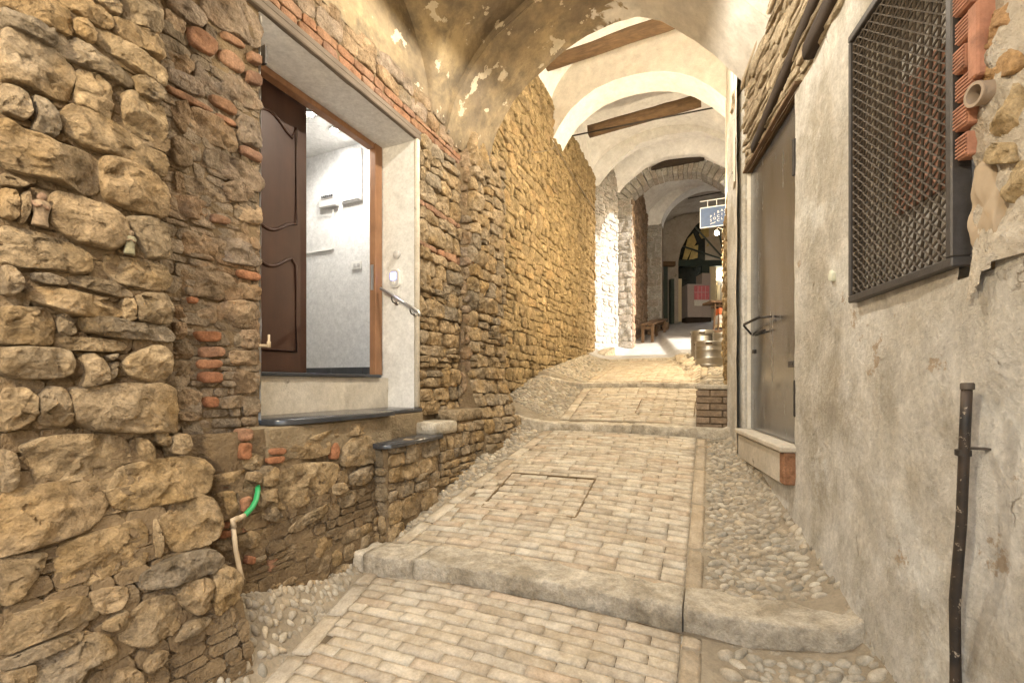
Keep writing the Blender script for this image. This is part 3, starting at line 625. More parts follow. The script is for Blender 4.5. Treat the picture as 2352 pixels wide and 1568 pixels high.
for p, isb in courses(.45, 1.12, 1.42, 2.6, (.12, .2), (.2, .4), 14, lambda u, v: v > (HOR + 20) / F_PX * (EY * u + EX * 2.05)):
    stone('stone', p, FN, M['stone'], nw, random.uniform(.03, .05), 20, 6, .013, 9, .04, 3, False)

REC = [(O1, 's', [[(1080,0),(1230,0),(1320,80),(1330,160),(1290,175),(1180,110)],[(1340,0),(1560,0),(1680,110),(1715,200),(1690,310),(1600,260),(1440,180),(1350,90)],[(1080,60),(1150,100),(1210,150),(1190,190),(1190,250),(1085,190)],[(1350,160),(1420,220),(1410,270),(1340,220)],
 [(1090,330),(1180,310),(1260,370),(1260,450),(1200,500),(1095,450)],[(1290,460),(1340,400),(1450,400),(1560,510),(1690,640),(1690,710),(1560,690),(1420,610),(1300,540)],[(1085,460),(1180,490),(1310,570),(1320,640),(1200,600),(1085,530)],[(1120,680),(1220,670),(1240,780),(1200,880),(1140,800)],
 [(1250,710),(1380,760),(1520,850),(1530,1000),(1400,950),(1260,860)],[(1550,760),(1690,800),(1700,900),(1690,980),(1560,930)],[(1260,960),(1430,1000),(1660,1110),(1710,1210),(1690,1260),(1500,1180),(1270,1050)],[(1140,1130),(1190,1150),(1190,1270),(1140,1260)],[(1210,1180),(1330,1180),(1460,1240),(1480,1330),(1350,1310),(1220,1260)],
 [(1450,1210),(1560,1190),(1650,1260),(1660,1320),(1500,1320)],[(1540,1330),(1700,1350),(1700,1480),(1560,1440)],[(1110,900),(1230,930),(1240,1100),(1120,1080)],[(1120,1290),(1240,1290),(1360,1350),(1330,1440),(1150,1420)]]),
 (O1, 'b', [[(1220,180),(1300,200),(1400,280),(1410,330),(1380,380),(1260,320),(1220,250)],[(1440,200),(1580,280),(1600,330),(1440,260)],[(1430,330),(1500,340),(1590,420),(1580,490),(1500,460),(1420,390)],[(1600,460),(1700,500),(1700,580),(1600,540)],[(1085,560),(1200,620),(1380,720),(1380,750),(1200,665),(1085,605)],
 [(1360,620),(1480,660),(1540,720),(1530,770),(1370,680)],[(1400,745),(1530,805),(1530,840),(1400,780)],[(1560,950),(1700,1020),(1700,1080),(1570,1010)],[(1370,1400),(1500,1440),(1490,1480),(1370,1460)],[(1620,340),(1700,380),(1700,440),(1620,400)]]),
 (O2, 's', [[(1200,80),(1300,60),(1400,140),(1410,210),(1330,240),(1210,200)],[(1425,120),(1560,120),(1690,180),(1690,290),(1520,270),(1425,230)],[(1200,300),(1350,280),(1500,340),(1545,430),(1530,490),(1380,490),(1210,470)],[(1560,400),(1690,420),(1690,520),(1570,500)],[(1290,530),(1400,540),(1410,660),(1290,660)],[(1425,540),(1600,520),(1680,580),(1680,670),(1560,690),(1430,680)],
 [(1520,720),(1680,710),(1690,820),(1600,830),(1530,790)],[(1500,850),(1680,850),(1680,940),(1510,930)],[(1460,1000),(1540,970),(1670,980),(1680,1070),(1640,1120),(1480,1120)],[(1120,560),(1200,540),(1210,630),(1130,640)],[(1125,660),(1200,660),(1200,760),(1130,770)],[(1115,800),(1240,790),(1260,890),(1120,890)],[(1115,910),(1250,920),(1230,1000),(1120,1010)],
 [(1155,1100),(1300,1110),(1300,1230),(1165,1220)],[(1430,1150),(1600,1140),(1590,1210),(1435,1220)],[(1165,1250),(1320,1240),(1290,1300),(1170,1300)],[(1180,1320),(1310,1310),(1320,1420),(1200,1440)]]),
 (O2, 'b', [[(1540,310),(1690,340),(1695,390),(1560,370)],[(1250,715),(1430,720),(1430,785),(1290,785)],[(1290,822),(1460,820),(1460,880),(1300,890)],[(1270,905),(1440,905),(1440,955),(1280,965)],[(1280,985),(1440,985),(1440,1055),(1300,1055)],[(1325,1145),(1415,1150),(1410,1215),(1325,1215)],[(1210,490),(1280,500),(1270,540),(1215,530)]])]
dw = thing('stone_wall', 'darker rubble and brick wall set back around the white doorway', 'wall', W(2.4, -2.2, -1.2))
inopen = lambda a, z: 1.69 < a < 3.09 and -1.2 < z < 2.04
bed('mortar', 1.08, 3.95, -1.6, 2.45, F_long(door_b), M['mortar'], dw, .03, .018, lambda a, z: not inopen(a, z), False, .0)
FD = F_long(door_b)
lay(courses(1.2, 1.685, -1.1, 1.6, (.045, .09), (.06, .16), 16, None, .004, .008, .2), FD, dw, (M['stone_grey'], M['brick_dull']), (.004, .014), 12, 4, .007, 12, 1, False, 0)
for off, ty, L in REC:
    for p in L:
        p = tr(p, off, door_b)
        p = [(min(q[0], 1.685), q[1]) for q in p]
        if ty == 's': stone('stone', p, FD, M['stone_grey'], dw, random.uniform(.016, .036), 44, 11, .009, 8, .04, 4, False, 2, 1.13)
        else: stone('brick', p, FD, M['brick_dull'] if off == O1 else M['brick'], dw, random.uniform(.02, .035), 20, 6, .005, 14, .04, 0, False, 1)
lay(courses(1.66, 3.82, 2.10, 2.43, (.11, .17), (.13, .30), 31, None, .006, .008, .25), FD, dw, (M['stone_grey'], M['brick_dull']), (.015, .03), 24, 6, .009, 10, 3, False)
lay(courses(1.14, 1.68, 1.55, 2.43, (.10, .16), (.13, .28), 32, lambda u, v: v > (HOR + 25) / F_PX * (EY * u + EX * 2.236), .006, .01, .25), FD, dw, (M['stone_grey'], M['brick_dull']), (.015, .03), 20, 6, .009, 10, 3, False)
lay(courses(3.12, 3.80, -.28, 2.09, (.075, .17), (.11, .30), 33, None, .006, .012, .16), FD, dw, (M['stone'], M['brick_dull']), (.025, .05), 28, 7, .012, 11, 3, False)

# plinth under the doorway
pw = thing('stone_plinth', 'low rubble plinth carrying the doorway landing and steps', 'plinth', W(2.6, -2.05, -1.1))
PL = [('s', [[(320,380),(400,310),(540,290),(590,330),(580,400),(460,430),(330,420)],[(670,440),(690,350),(760,290),(870,290),(890,340),(880,440),(780,470),(680,480)],[(230,680),(270,540),(380,480),(620,460),(640,520),(590,640),(470,690),(350,760),(260,740)],[(610,250),(700,210),(880,190),(890,240),(760,280),(630,280)],[(460,290),(600,240),(600,265),(480,315)],
 [(720,540),(800,490),(860,470),(870,560),(800,600),(730,600)],[(610,600),(680,590),(690,640),(620,670)],[(890,520),(950,460),(1010,450),(1020,540),(950,600),(890,590)],[(660,690),(740,640),(830,620),(820,670),(680,760)],[(330,880),(480,770),(640,700),(650,725),(500,825),(340,920)],[(1090,390),(1180,360),(1290,340),(1300,420),(1160,480),(1090,490)],
 [(1305,335),(1390,300),(1390,360),(1310,400)],[(900,350),(940,380),(900,430),(890,370)],[(940,405),(1020,405),(1010,445),(930,440)],[(150,540),(250,475),(240,600),(150,610)],[(1400,300),(1440,250),(1450,300),(1410,340)],[(1510,190),(1600,160),(1610,230),(1520,260)],[(640,520),(700,500),(700,580),(650,590)],[(1040,420),(1080,410),(1080,500),(1030,530)],
 [(1460,260),(1590,230),(1590,290),(1470,330)],[(30,420),(90,400),(150,430),(140,500),(40,500)],[(60,520),(130,520),(130,590),(40,580)],[(180,640),(230,620),(220,720),(150,700)],[(150,790),(220,740),(270,800),(230,840),(160,830)],[(60,900),(120,920),(110,1000),(40,1020)]]),
 ('b', [[(600,360),(630,320),(650,360),(640,430),(600,440)],[(190,365),(290,362),(300,400),(190,408)],[(180,422),(290,412),(280,458),(180,468)],[(0,240),(80,235),(75,310),(0,320)],[(0,700),(70,670),(60,780),(0,790)],[(30,1060),(90,1070),(90,1120),(30,1120)],[(0,330),(70,330),(60,430),(0,440)]])]
FP = F_long(pl_b)
bed('mortar', 1.28, 3.95, -1.45, -.235, F_long(lambda a, z: pl_b(a, z) - .012 - .12 * sm((1.42 - a) / .12) * (1 if z < -.6 else .7)), M['mortar'], pw, .03, .03, lambda a, z: z < -.235 - (.18 if 2.40 < a < 3.12 else .10 if a > 3.1 else 0) , False, 0)
lay(courses(1.42, 3.0, -1.2, -.45, (.045, .09), (.06, .15), 17, lambda u, v: v > float(zf(u)), .004, .008, .1), FP, pw, (M['mortar'], M['brick_dull']), (-.008, .004), 12, 4, .008, 12, 1, False, 0)
for ty, L in PL:
    for p in L:
        p = tr(p, O6, pl_b)
        if ty == 's': stone('stone', p, FP, M['stone'], pw, random.uniform(.02, .042), 44, 11, .010, 8, .05, 4, False, 2, 1.10)
        else: stone('brick', p, FP, M['brick'], pw, random.uniform(.015, .03), 20, 6, .006, 14, .04, 0, False)
lay([q for q in courses(1.45, 3.9, -1.25, -.3, (.05, .11), (.08, .2), 35, lambda u, v: v < float(zf(u)) + .24, .006, .02, .08)], F_long(lambda a, z: pl_b(a, z) - .02), pw, (M['stone'], M['brick']), (.02, .035), 16, 5, .01, 12, 2, False)
lay([q for q in courses(1.30, 1.66, -1.3, -.42, (.06, .12), (.09, .19), 36, lambda u, v: v > float(zf(u)) + .0, .007, .02, .40)], F_long(lambda a, z: pl_b(a, z) - .03 - .12 * sm((1.42 - a) / .12)), pw, (M['stone'], M['brick']), (.02, .05), 18, 6, .014, 11, 3, False)
def core(a0, a1, b0, b1, z0, z1):
    m = MB(); m.box(W((a0 + a1) / 2, (b0 + b1) / 2, (z0 + z1) / 2), np.array(W((a1 - a0) / 2, 0, 0)), np.array(W(0, (b1 - b0) / 2, 0)), (0, 0, (z1 - z0) / 2), .01); m.obj('core', M['mortar'], pw)
core(2.43, 3.06, -2.12, -1.985, -1.1, -.437); core(3.062, 3.36, -2.12, -2.0, -1.0, -.417); core(3.362, 3.86, -2.12, -2.015, -.9, -.337)
lay(courses(2.44, 3.05, -1.1, -.445, (.09, .16), (.12, .26), 37, lambda u, v: v > float(zf(u)) - .02, .006, .008), F_long(-1.985), pw, (M['stone'], M['brick']), (.012, .03), 24, 7, .01, 10, 2, False)
lay(courses(3.07, 3.85, -.95, -.345, (.07, .13), (.1, .2), 38, lambda u, v: v > float(zf(u)) - .02 and v < (-.46 if u < 3.36 else -.38), .006, .008), F_long(-2.0), pw, (M['stone'], M['brick']), (.012, .03), 20, 6, .01, 10, 2, False)
lay(courses(-2.11, -1.985, -1.1, -.445, (.08, .15), (.14, .2), 39, lambda u, v: v > float(zf(2.4)) - .02, .006, .006), F_cross(2.43), pw, (M['stone'], M['brick']), (.010, .025), 20, 6, .01, 10, 2, False)
# stone treads climbing to the landing
for nm, lab, (a0, a1, b0, b1, z) in (('stone_step', 'pale worn stone tread right of the dark slate step', (3.02, 3.35, -2.235, -1.98, -.315)), ('stone_step', 'brown stone tread against the arch pier, topmost right', (3.38, 3.85, -2.235, -2.0, -.235)),):
    m = MB(); m.box(W((a0 + a1) / 2, (b0 + b1) / 2, z - .05), np.array(W((a1 - a0) / 2, 0, 0)), np.array(W(0, (b1 - b0) / 2, 0)), (0, 0, .05), .015)
    tag(m.obj(nm, M['kerb'] if z < -.3 else M['stone'], None, True), lab, 'step')
# pier of the first arch
pr = thing('stone_pier', 'rough stone pier at the left foot of the first arch', 'pier', W(4.05, -2.0, -.8))
def pier_b(a, z): return -2.13 + .20 * sm((.15 - z) / .75)
def pier_bf(a, z): return pier_b(a, z) - .14 * sm((3.86 - a) / .06)
bed('mortar', 3.74, 4.62, -1.0, 2.42, F_long(pier_bf), M['mortar'], pr, .035, .015, None, False, -.01)
lay(courses(3.84, 4.60, -.85, 2.36, (.09, .20), (.14, .34), 41, None, .007, .012, .06), F_long(pier_b), pr, (M['stone'], M['brick']), (.03, .06), 26, 7, .015, 10, 4, False)
lay([([(b_, z_) for b_, z_ in p], i) for p, i in courses(-2.30, -2.12, -.7, 2.3, (.10, .2), (.16, .3), 42)], F_cross(3.84), pr, (M['stone_grey'], M['brick']), (.01, .03), 16, 5, .01, 10, 2, False)
# long wall after the arch
mw = thing('stone_wall', 'long golden-lit rubble wall beyond the first arch', 'wall', W(7, -2.35, 0))
bed('mortar', 4.3, 9.9, -.8, 4.6, F_long(-2.35), M['mortar_gold'], mw, .08, .012, None, False, -.008)
lay(courses(4.35, 9.86, -.7, 4.55, (.085, .16), (.12, .34), 51, lambda u, v: v > float(zf(u)) - .05, .006, .02, .03), F_long(-2.35), mw, (M['stone_gold'], M['brick_dull']), (.02, .045), 14, 5, .011, 11, 2, False, near=lambda p: p[0][0] ** 1.0)
# ------------------------------------------------------------------ vaults and arches
def vault_two_tone():
    t = NT('stained_vault_plaster'); P_ = t.pos()
    dp = t.n('ShaderNodeVectorMath', operation='DOT_PRODUCT'); t.set(dp.inputs[0], P_); dp.inputs[1].default_value = (EY, -EX, 0)
    bb = dp.outputs['Value']
    n1 = t.noise(2.2, det=8, rough=.68, dist=.15); n2 = t.noise(9, det=8, rough=.7); n3 = t.noise(70, det=3); n4 = t.noise(3.4, det=9, rough=.75, dist=.2)
    br = t.mix(t.ramp(n1, [(.34, 0.0), (.62, 1.0)]), (.37, .285, .165), (.20, .155, .105))
    br = t.mix(t.ramp(n4, [(.46, 0.0), (.60, .8)]), br, (.15, .12, .085))
    br = t.mix(t.ramp(t.noise(5.2, det=5, rough=.6, dist=.25), [(.595, 0.0), (.605, 1.0)]), br, (.50, .43, .32))
    gr_ = t.mix(t.ramp(n1, [(.3, 0.0), (.7, 1.0)]), (.60, .57, .52), (.52, .48, .42))
    gr_ = t.mix(t.ramp(t.noise(4.0, det=3, rough=.5, dist=.5), [(.70, 0.0), (.71, 1.0)]), gr_, (.24, .21, .165))
    edge = t.math('ADD', bb, t.math('MULTIPLY', t.noise(3.0, det=6, rough=.6, dist=.6), 1.1))
    c = t.mix(t.ramp(t.math('ADD', edge, 0.74), [(.47, 0.0), (.50, 1.0)]), br, gr_)
    c = t.mix(1.0, c, t.ramp(n2, [(.25, .72), (.75, 1.2)]), 'MULTIPLY')
    h = t.math('ADD', t.math('MULTIPLY', n2, 1.0), t.math('ADD', t.math('MULTIPLY', n4, 1.3), t.math('MULTIPLY', n3, .25)))
    return t.done(c, .92, t.bump(h, .55, .014), spec=.15)
M['vault'] = vault_two_tone()
RIM1 = [(1118, 385), (1125, 372), (1140, 310), (1180, 235), (1215, 190), (1260, 150), (1300, 115), (1350, 80), (1410, 52), (1465, 38), (1520, 47), (1600, 95), (1640, 125), (1680, 165), (1712, 195), (1722, 215)]
_r = np.array([on_a(x, y, 4.2) for x, y in RIM1]); _t = (_r[:, 0] - _r[0, 0]) / (_r[-1, 0] - _r[0, 0])
def zrim(t): return np.interp(t, _t, _r[:, 1])
def zc(a): q = 1 - ((a - 1.76) / 1.52) ** 2; return 2.42 + 0.98 * np.sqrt(np.clip(q, 0, 1)) if q > 0 else 2.30
def surf(name, A, T, fz, fb, mat, parent, amp=.02, flip=False, fr=2.5):
    na, nt = len(A), len(T); V = []
    for a in A:
        for t in T: V.append(W(a, fb(a, t), fz(a, t)))
    V = np.array(V); V[:, 2] += amp * fbm(V * fr, 3); V[:, :2] += .4 * amp * fbm(V * fr + 40, 2)[:, None]
    return mk(name, V, grid_faces(na, nt, None, flip), mat, parent)
nv = thing('groin_vault', 'smoke-stained brown and grey plaster vault overhead in the foreground', 'vault', W(2, -.9, 2.4))
TT = np.concatenate([np.linspace(0, .12, 14), np.linspace(.14, .86, 46), np.linspace(.88, 1, 14)]); AA = np.linspace(.2, 3.60, 80)
surf('vault_web', AA, TT, lambda a, t: max(float(zrim(t)) + .07, float(zc(a))), lambda a, t: -2.26 + (rb(a) + .28) * t + 2.0 * t, M['vault'], nv, .022)
V = []; la = np.linspace(.2, 3.6, 60)
for a in la:
    for k in np.linspace(0, 1, 8): V.append((a, 2.40 + (max(float(zc(a)), 2.42) + .06 - 2.40) * k))
V = np.array(V); mk('lunette', Wn(V[:, 0], -2.232 + .012 * fbm(np.c_[V, V[:, 0]] * 3, 2), V[:, 1]), grid_faces(60, 8), M['vault'], nv)
ar1 = thing('plaster_arch', 'thick plastered arch with flaking brown paint spanning the alley', 'arch', W(3.9, -.9, 2.3))
TB = np.concatenate([np.linspace(0, .2, 20), np.linspace(.22, .8, 40), np.linspace(.82, 1, 20)])
fb1 = lambda a, t: (-2.25 + .10 * (a - 3.5) / .7) * (1 - t) + t * (rb(min(a, 4.2)) + .02)
surf('soffit', np.linspace(3.53, 4.2, 14), TB, lambda a, t: float(zrim(t)) - .012 * abs(a - 3.9), fb1, M['vault'], ar1, .016)
surf('near_edge', [3.53, 3.534], TB, lambda a, t: float(zrim(t)) + (.0 if a > 3.532 else .16), lambda a, t: fb1(3.53, t), M['vault'], ar1, .0)
V = []
for t in TB:
    for k in np.linspace(0, 1, 6): z0 = float(zrim(t)); V.append(W(4.2, fb1(4.2, t), z0 + (5.9 - z0) * k))
mk('back_face', V, grid_faces(len(TB), 6, None, True), M['cream'], ar1)

def long_wall(name, a0, a1, b, z0, z1, mat, parent, face=1, res=.12, amp=.012):
    F = (lambda u, v, h: Wn(u, b + h, v)) if face > 0 else (lambda u, v, h: Wn(u, b - h, v))
    return bed(name, a0, a1, z0, z1, F, mat, parent, res, amp, None, face < 0, 0, 3)
# bay between the first and second arches
b1 = thing('vaulted_bay', 'tall bay with white ceiling between the first arch and the cream wall', 'vault', W(5.5, -1, 4.5))
br1 = lambda b: 4.35 + 1.0 * math.sqrt(max(0, 1 - ((b + 1.05) / 1.36) ** 2))
surf('ceiling', np.linspace(4.15, 7.0, 14), np.linspace(0, 1, 40), lambda a, t: br1(-2.40 + 2.70 * t), lambda a, t: -2.40 + 2.70 * t, M['white_vault'], b1, .012)
rw2 = thing('plaster_wall', 'narrow strip of cream plaster wall behind the metal door', 'wall', W(5.6, .2, -.3))
long_wall('render', 4.22, 7.02, .20, -.8, 5.0, M['cream'], rw2, -1, .09)
lay(courses(4.9, 6.98, -.1, 1.95, (.10, .18), (.14, .32), 61, lambda u, v: u > 5.0 + .5 * math.sin(v * 3) or v < .6, .006, .012), lambda u, v, h: Wn(u, .20 - h, v), rw2, (M['stone_gold'], M['brick']), (.03, .06), 14, 5, .014, 11, 3, True)
# second arch: cream wall
ar2 = thing('arched_wall', 'cream plastered wall pierced by a wide white arch', 'wall', W(7, -1, 4))
A2 = [on_a((1400 + x / 2.614) * KD, y / 2.614 * KD, 6.95) for x, y in ((560, 1090), (580, 1050), (620, 970), (700, 850), (800, 755), (900, 680), (1050, 612), (1200, 570), (1320, 550), (1430, 545), (1540, 558), (1650, 590), (1780, 660), (1890, 745), (1910, 765))]
A2 = np.array(A2); bs2 = np.linspace(-2.40, .22, 60); z2 = np.interp(bs2, A2[:, 0], A2[:, 1])
V = []
for b, z in zip(bs2, z2):
    for k in np.linspace(0, 1, 8): V.append(W(6.95, b, z + (5.7 - z) * k))
mk('face', V, grid_faces(60, 8), M['cream'], ar2)
V = []
for b, z in zip(bs2, z2):
    for k in np.linspace(0, 1, 4): V.append(W(6.95 + .5 * k, b, z))
mk('soffit', V, grid_faces(60, 4, None, True), M['white_vault'], ar2)
V = []
for b, z in zip(bs2, z2):
    for k in np.linspace(0, 1, 4): V.append(W(7.45, b, z + (5.7 - z) * k))
mk('back_face', V, grid_faces(60, 4, None, True), M['white_vault'], ar2)
# second bay
b2 = thing('vaulted_bay', 'white vault behind the wide arch, carrying a beam and an iron tie rod', 'vault', W(8.6, -1, 4.5))
brl = lambda b: 4.35 + .98 * math.sqrt(max(0, 1 - ((b + 1.0) / 1.5) ** 2))
def bay2(a, b):
    q = 1 - ((a - 8.65) / 1.25) ** 2; return max(brl(b), 4.35 + .95 * math.sqrt(q) if q > 0 else 0)
V = []
for a in np.linspace(7.40, 9.9, 40):
    for k in (0, .5, 1): z1 = max(bay2(a, -2.42), 4.4) + .04; V.append(W(a, -2.37, 4.3 + (z1 - 4.3) * k))
mk('lunette', V, grid_faces(40, 3), M['white_vault'], b2)
surf('ceiling', np.linspace(7.40, 9.9, 44), np.linspace(0, 1, 60), lambda a, t: bay2(a, -2.42 + 2.85 * t), lambda a, t: -2.42 + 2.85 * t, M['white_vault'], b2, .012)
long_wall('side_wall', 7.0, 9.35, .42, -.3, 5.2, M['cream'], b2, -1)
V = [W(7.0, .19, -.3), W(7.0, .5, -.3), W(7.0, .5, 5.2), W(7.0, .19, 5.2)]; mk('jamb', V, [(0, 1, 2, 3)], M['cream'], b2)
# third bay, groined
b3 = thing('vaulted_bay', 'white groin vault in front of the stone arch', 'vault', W(10.5, -1, 4.5))
OUT4 = [(1380, 505), (1408, 462), (1438, 424), (1485, 386), (1530, 372), (1575, 366), (1615, 364), (1667, 388), (1690, 405)]
o4 = np.array([on_a(x, y, 11.05) for x, y in OUT4])
def bay3(a, b):
    zb = float(np.interp(b, o4[:, 0], o4[:, 1])); q = 1 - ((a - 10.45) / .62) ** 2
    return max(zb, 4.0 + 1.35 * math.sqrt(q) if q > 0 else 0)
surf('groin_web', np.linspace(9.85, 11.08, 44), np.linspace(0, 1, 60), lambda a, t: bay3(a, -2.55 + 2.98 * t), lambda a, t: -2.55 + 2.98 * t, M['white_vault'], b3, .008)
V = []
for b in np.linspace(-2.55, .43, 40):
    z0 = bay3(9.85, b); z1 = max(z0, brl(b) + .05)
    for k in (0, .5, 1): V.append(W(9.86, b, z0 + (z1 - z0) * k))
mk('rib_face', V, grid_faces(40, 3), M['white_vault'], b3)
def F_line(a0, b0, a1, b1):
    L = math.hypot(a1 - a0, b1 - b0); da, db = (a1 - a0) / L, (b1 - b0) / L
    return (lambda u, v, h: Wn(a0 + da * u - db * h, b0 + db * u + da * h, v)), L
def line_wall(root, a0, b0, a1, b1, z0, z1, mat, mort, hr, wr, seed, cap=200, h=(.015, .035), res=.1, brick=0.0, n=12):
    F, L = F_line(a0, b0, a1, b1)
    bed('mortar', 0, L, z0, z1, F, mort, root, res, .01, None, False, -.006)
    lay(courses(0, L, z0, z1, hr, wr, seed, None, .006, .012, brick), F, root, (mat, M['brick_dull']), h, n, 4, .009, 11, 2, False, cap)
M['mortar_white'] = plaster_mat('pale_grey_mortar', (.50, .48, .45), (.40, .37, .33), sc=3, bump=.8, bd=.01)
ww = thing('stone_wall', 'pale grey stone wall bleached by daylight, under a pointed lunette', 'wall', W(10.4, -2.3, .6))
line_wall(ww, 9.86, -2.44, 11.03, -2.05, .3, 5.4, M['stone_white'], M['mortar_white'], (.10, .2), (.16, .36), 71, 200)
ch = MB(); ch.prism([W(9.55, -2.36, .3), W(9.55, -2.05, .3), W(9.9, -1.9, .45), W(10.35, -2.2, .5)], (0, 0, .33)); tag(ch.obj('stone_cheek', M['kerb']), 'low grey stone cheek at the foot of the pale stone wall', 'kerb block')
# stone arch on its pier
ar4 = thing('stone_arch', 'arch of cut stone voussoirs on the pale pier in the distance', 'arch', W(11.2, -.9, 1))
cc = np.array([-.72, 3.4])
def arc_pt(s, out):
    k = s * (len(o4) - 1); i = min(int(k), len(o4) - 2); p = o4[i] + (o4[i + 1] - o4[i]) * (k - i)
    if out: return p
    d = cc - p; return p + d / np.linalg.norm(d) * .30
nvs = 26
for i in range(nvs):
    s0, s1 = i / nvs + .002, (i + 1) / nvs - .002
    p = [arc_pt(s0, 0), arc_pt(s1, 0), arc_pt(s1, 1) , arc_pt(s0, 1)]
    dj = random.uniform(0, .03); m = MB(); m.prism([W(11.05 - dj, q[0], q[1]) for q in p], np.array(W(.42, 0, 0))); m.obj('voussoir', M['stone_white'], ar4)
pz = o4[1]
F4 = F_cross(11.06); bed('pier_mortar', -2.10, -1.72, .7, 4.45, F4, M['mortar_white'], ar4, .1, .01)
lay(courses(-2.08, -1.72, .7, 4.4, (.13, .22), (.2, .4), 72, None, .006, .006), F4, ar4, (M['stone_white'], M['brick_dull']), (.015, .03), 12, 4, .008, 11, 2)
FS, LS = F_line(11.06, -1.72, 11.5, -1.72); bed('pier_side', 0, LS, .7, 4.5, FS, M['stone_pier'], ar4, .08, .015)
lay(courses(0, LS, .7, 4.4, (.13, .22), (.2, .5), 73, None, .006, .006), FS, ar4, (M['stone_pier'], M['brick_dull']), (.01, .025), 12, 4, .008, 11, 2)
V = []
for b in np.linspace(-2.3, .6, 40):
    z0 = float(np.interp(b, o4[:, 0], o4[:, 1])) - .02
    for k in (0, .5, 1): V.append(W(11.2, b, z0 + (6.3 - z0) * k))
mk('wall_above', V, grid_faces(40, 3), M['white_vault'], ar4)
tb = MB(); q0, q1 = on_a(1496, 388, 11.0), on_a(1618, 366, 11.0); pts = []
for k in range(9):
    s = k / 8; pts.append((q0[0] + (q1[0] - q0[0]) * s, q0[1] + (q1[1] - q0[1]) * s))
poly = [W(10.96, b, z) for b, z in pts] + [W(10.96, b, z + .17 * math.sin(math.pi * (8 - i) / 8) + .01) for i, (b, z) in enumerate(reversed(pts))][0:9]
poly = [W(10.96, b, z - .02) for b, z in pts] + [W(10.96, pts[8 - i][0], pts[8 - i][1] + .02 + .15 * math.sin(math.pi * i / 8)) for i in range(9)]
tb.prism(poly, np.array(W(.14, 0, 0))); tag(tb.obj('timber_lintel', M['beam_dark']), 'curved dark timber lying on the crown of the stone arch', 'beam')
# fourth bay and its walls
b4 = thing('vaulted_bay', 'lilac-white groin vault beyond the stone arch', 'vault', W(13, -.8, 4.7))
def bay4(a, b):
    zb = 4.75 + 1.15 * math.sqrt(max(0, 1 - ((b + .55) / 1.35) ** 2)); q = 1 - ((a - 12.95) / 1.5) ** 2
    return max(zb, 4.75 + 1.1 * math.sqrt(q) if q > 0 else 0)
surf('groin_web', np.linspace(11.2, 14.6, 50), np.linspace(0, 1, 50), lambda a, t: bay4(a, -2.15 + 3.1 * t), lambda a, t: -2.15 + 3.1 * t, M['white_vault'], b4, .008)
w4 = thing('stone_wall', 'warm brown stone wall standing beyond the stone arch', 'wall', W(12.8, -1.9, 1.2))
line_wall(w4, 11.5, -2.02, 14.5, -1.80, .9, 5.95, M['stone_pier'], M['mortar_gold'], (.10, .2), (.18, .42), 81, 200, brick=.2)
pc = thing('stone_pier', 'narrow pale stone pier with a splayed foot behind the wooden bench', 'pier', W(14.5, -1.6, 1.5))
F5 = F_cross(14.45); bed('mortar', -1.82, -1.36, 1.3, 4.85, F5, M['mortar_white'], pc, .1, .01)
lay(courses(-1.80, -1.38, 1.3, 4.8, (.15, .24), (.22, .45), 91, None, .006, .006), F5, pc, (M['stone_white'], M['brick_dull']), (.02, .04), 12, 4, .01, 11, 2)
FS5, LS5 = F_line(14.45, -1.36, 15.0, -1.36); bed('side', 0, LS5, 1.3, 4.85, FS5, M['stone_pier'], pc, .08, .02)
for k in range(14):                                      # the rubble splay at its foot
    zb = 1.45 + .1 * (k // 3); off = .32 - .08 * (k // 3)
    stone('stone', [(-1.75 + .2 * (k % 3), zb), (-1.56 + .2 * (k % 3), zb), (-1.57 + .2 * (k % 3), zb + .1), (-1.74 + .2 * (k % 3), zb + .1)], F_cross(14.45 - off), M['stone_pier'], pc, .07, 12, 4, .02, 9, .35, 2)
ar5 = thing('plaster_arch', 'distant grey plaster arch springing from the narrow pale pier', 'arch', W(14.8, -.5, 4.7))
def z5(b): return 4.70 + 1.15 * math.sqrt(max(0, 1 - ((b + .15) / 1.26) ** 2))
V = []
for b in np.linspace(-1.41, 1.1, 40):
    for k in (0, .33, .66, 1): V.append(W(14.5 + .5 * k, b, z5(b)))
mk('soffit', V, grid_faces(40, 4, None, True), M['white_vault'], ar5)
V = []
for b in np.linspace(-1.9, 1.1, 40):
    for k in (0, .5, 1): V.append(W(14.5, b, (z5(b) if b > -1.41 else 4.7) + (6.4 - z5(b)) * k))
mk('face', V, grid_faces(40, 3), M['white_vault'], ar5)
b5 = thing('vaulted_bay', 'dim grey barrel vault in front of the bar', 'vault', W(16, -.4, 4.5))
M['grey_plaster'] = plaster_mat('dingy_grey_plaster', (.40, .36, .31), (.32, .28, .235), patch=(.20, .17, .14), pth=(.62, .66), sc=1.5)
surf('ceiling', np.linspace(15, 17.1, 8), np.linspace(0, 1, 30), lambda a, t: 4.75 + 1.2 * math.sqrt(max(0, 1 - ((-1.9 + 3.6 * t + .1) / 1.85) ** 2)), lambda a, t: -1.9 + 3.6 * t, M['grey_plaster'], b5, .01)
long_wall('side_wall', 14.95, 17.1, -1.72, 1.2, 5.0, M['grey_plaster'], b5, 1)
long_wall('right_wall', 14.5, 17.1, .95, .8, 5.8, M['grey_plaster'], b5, -1)
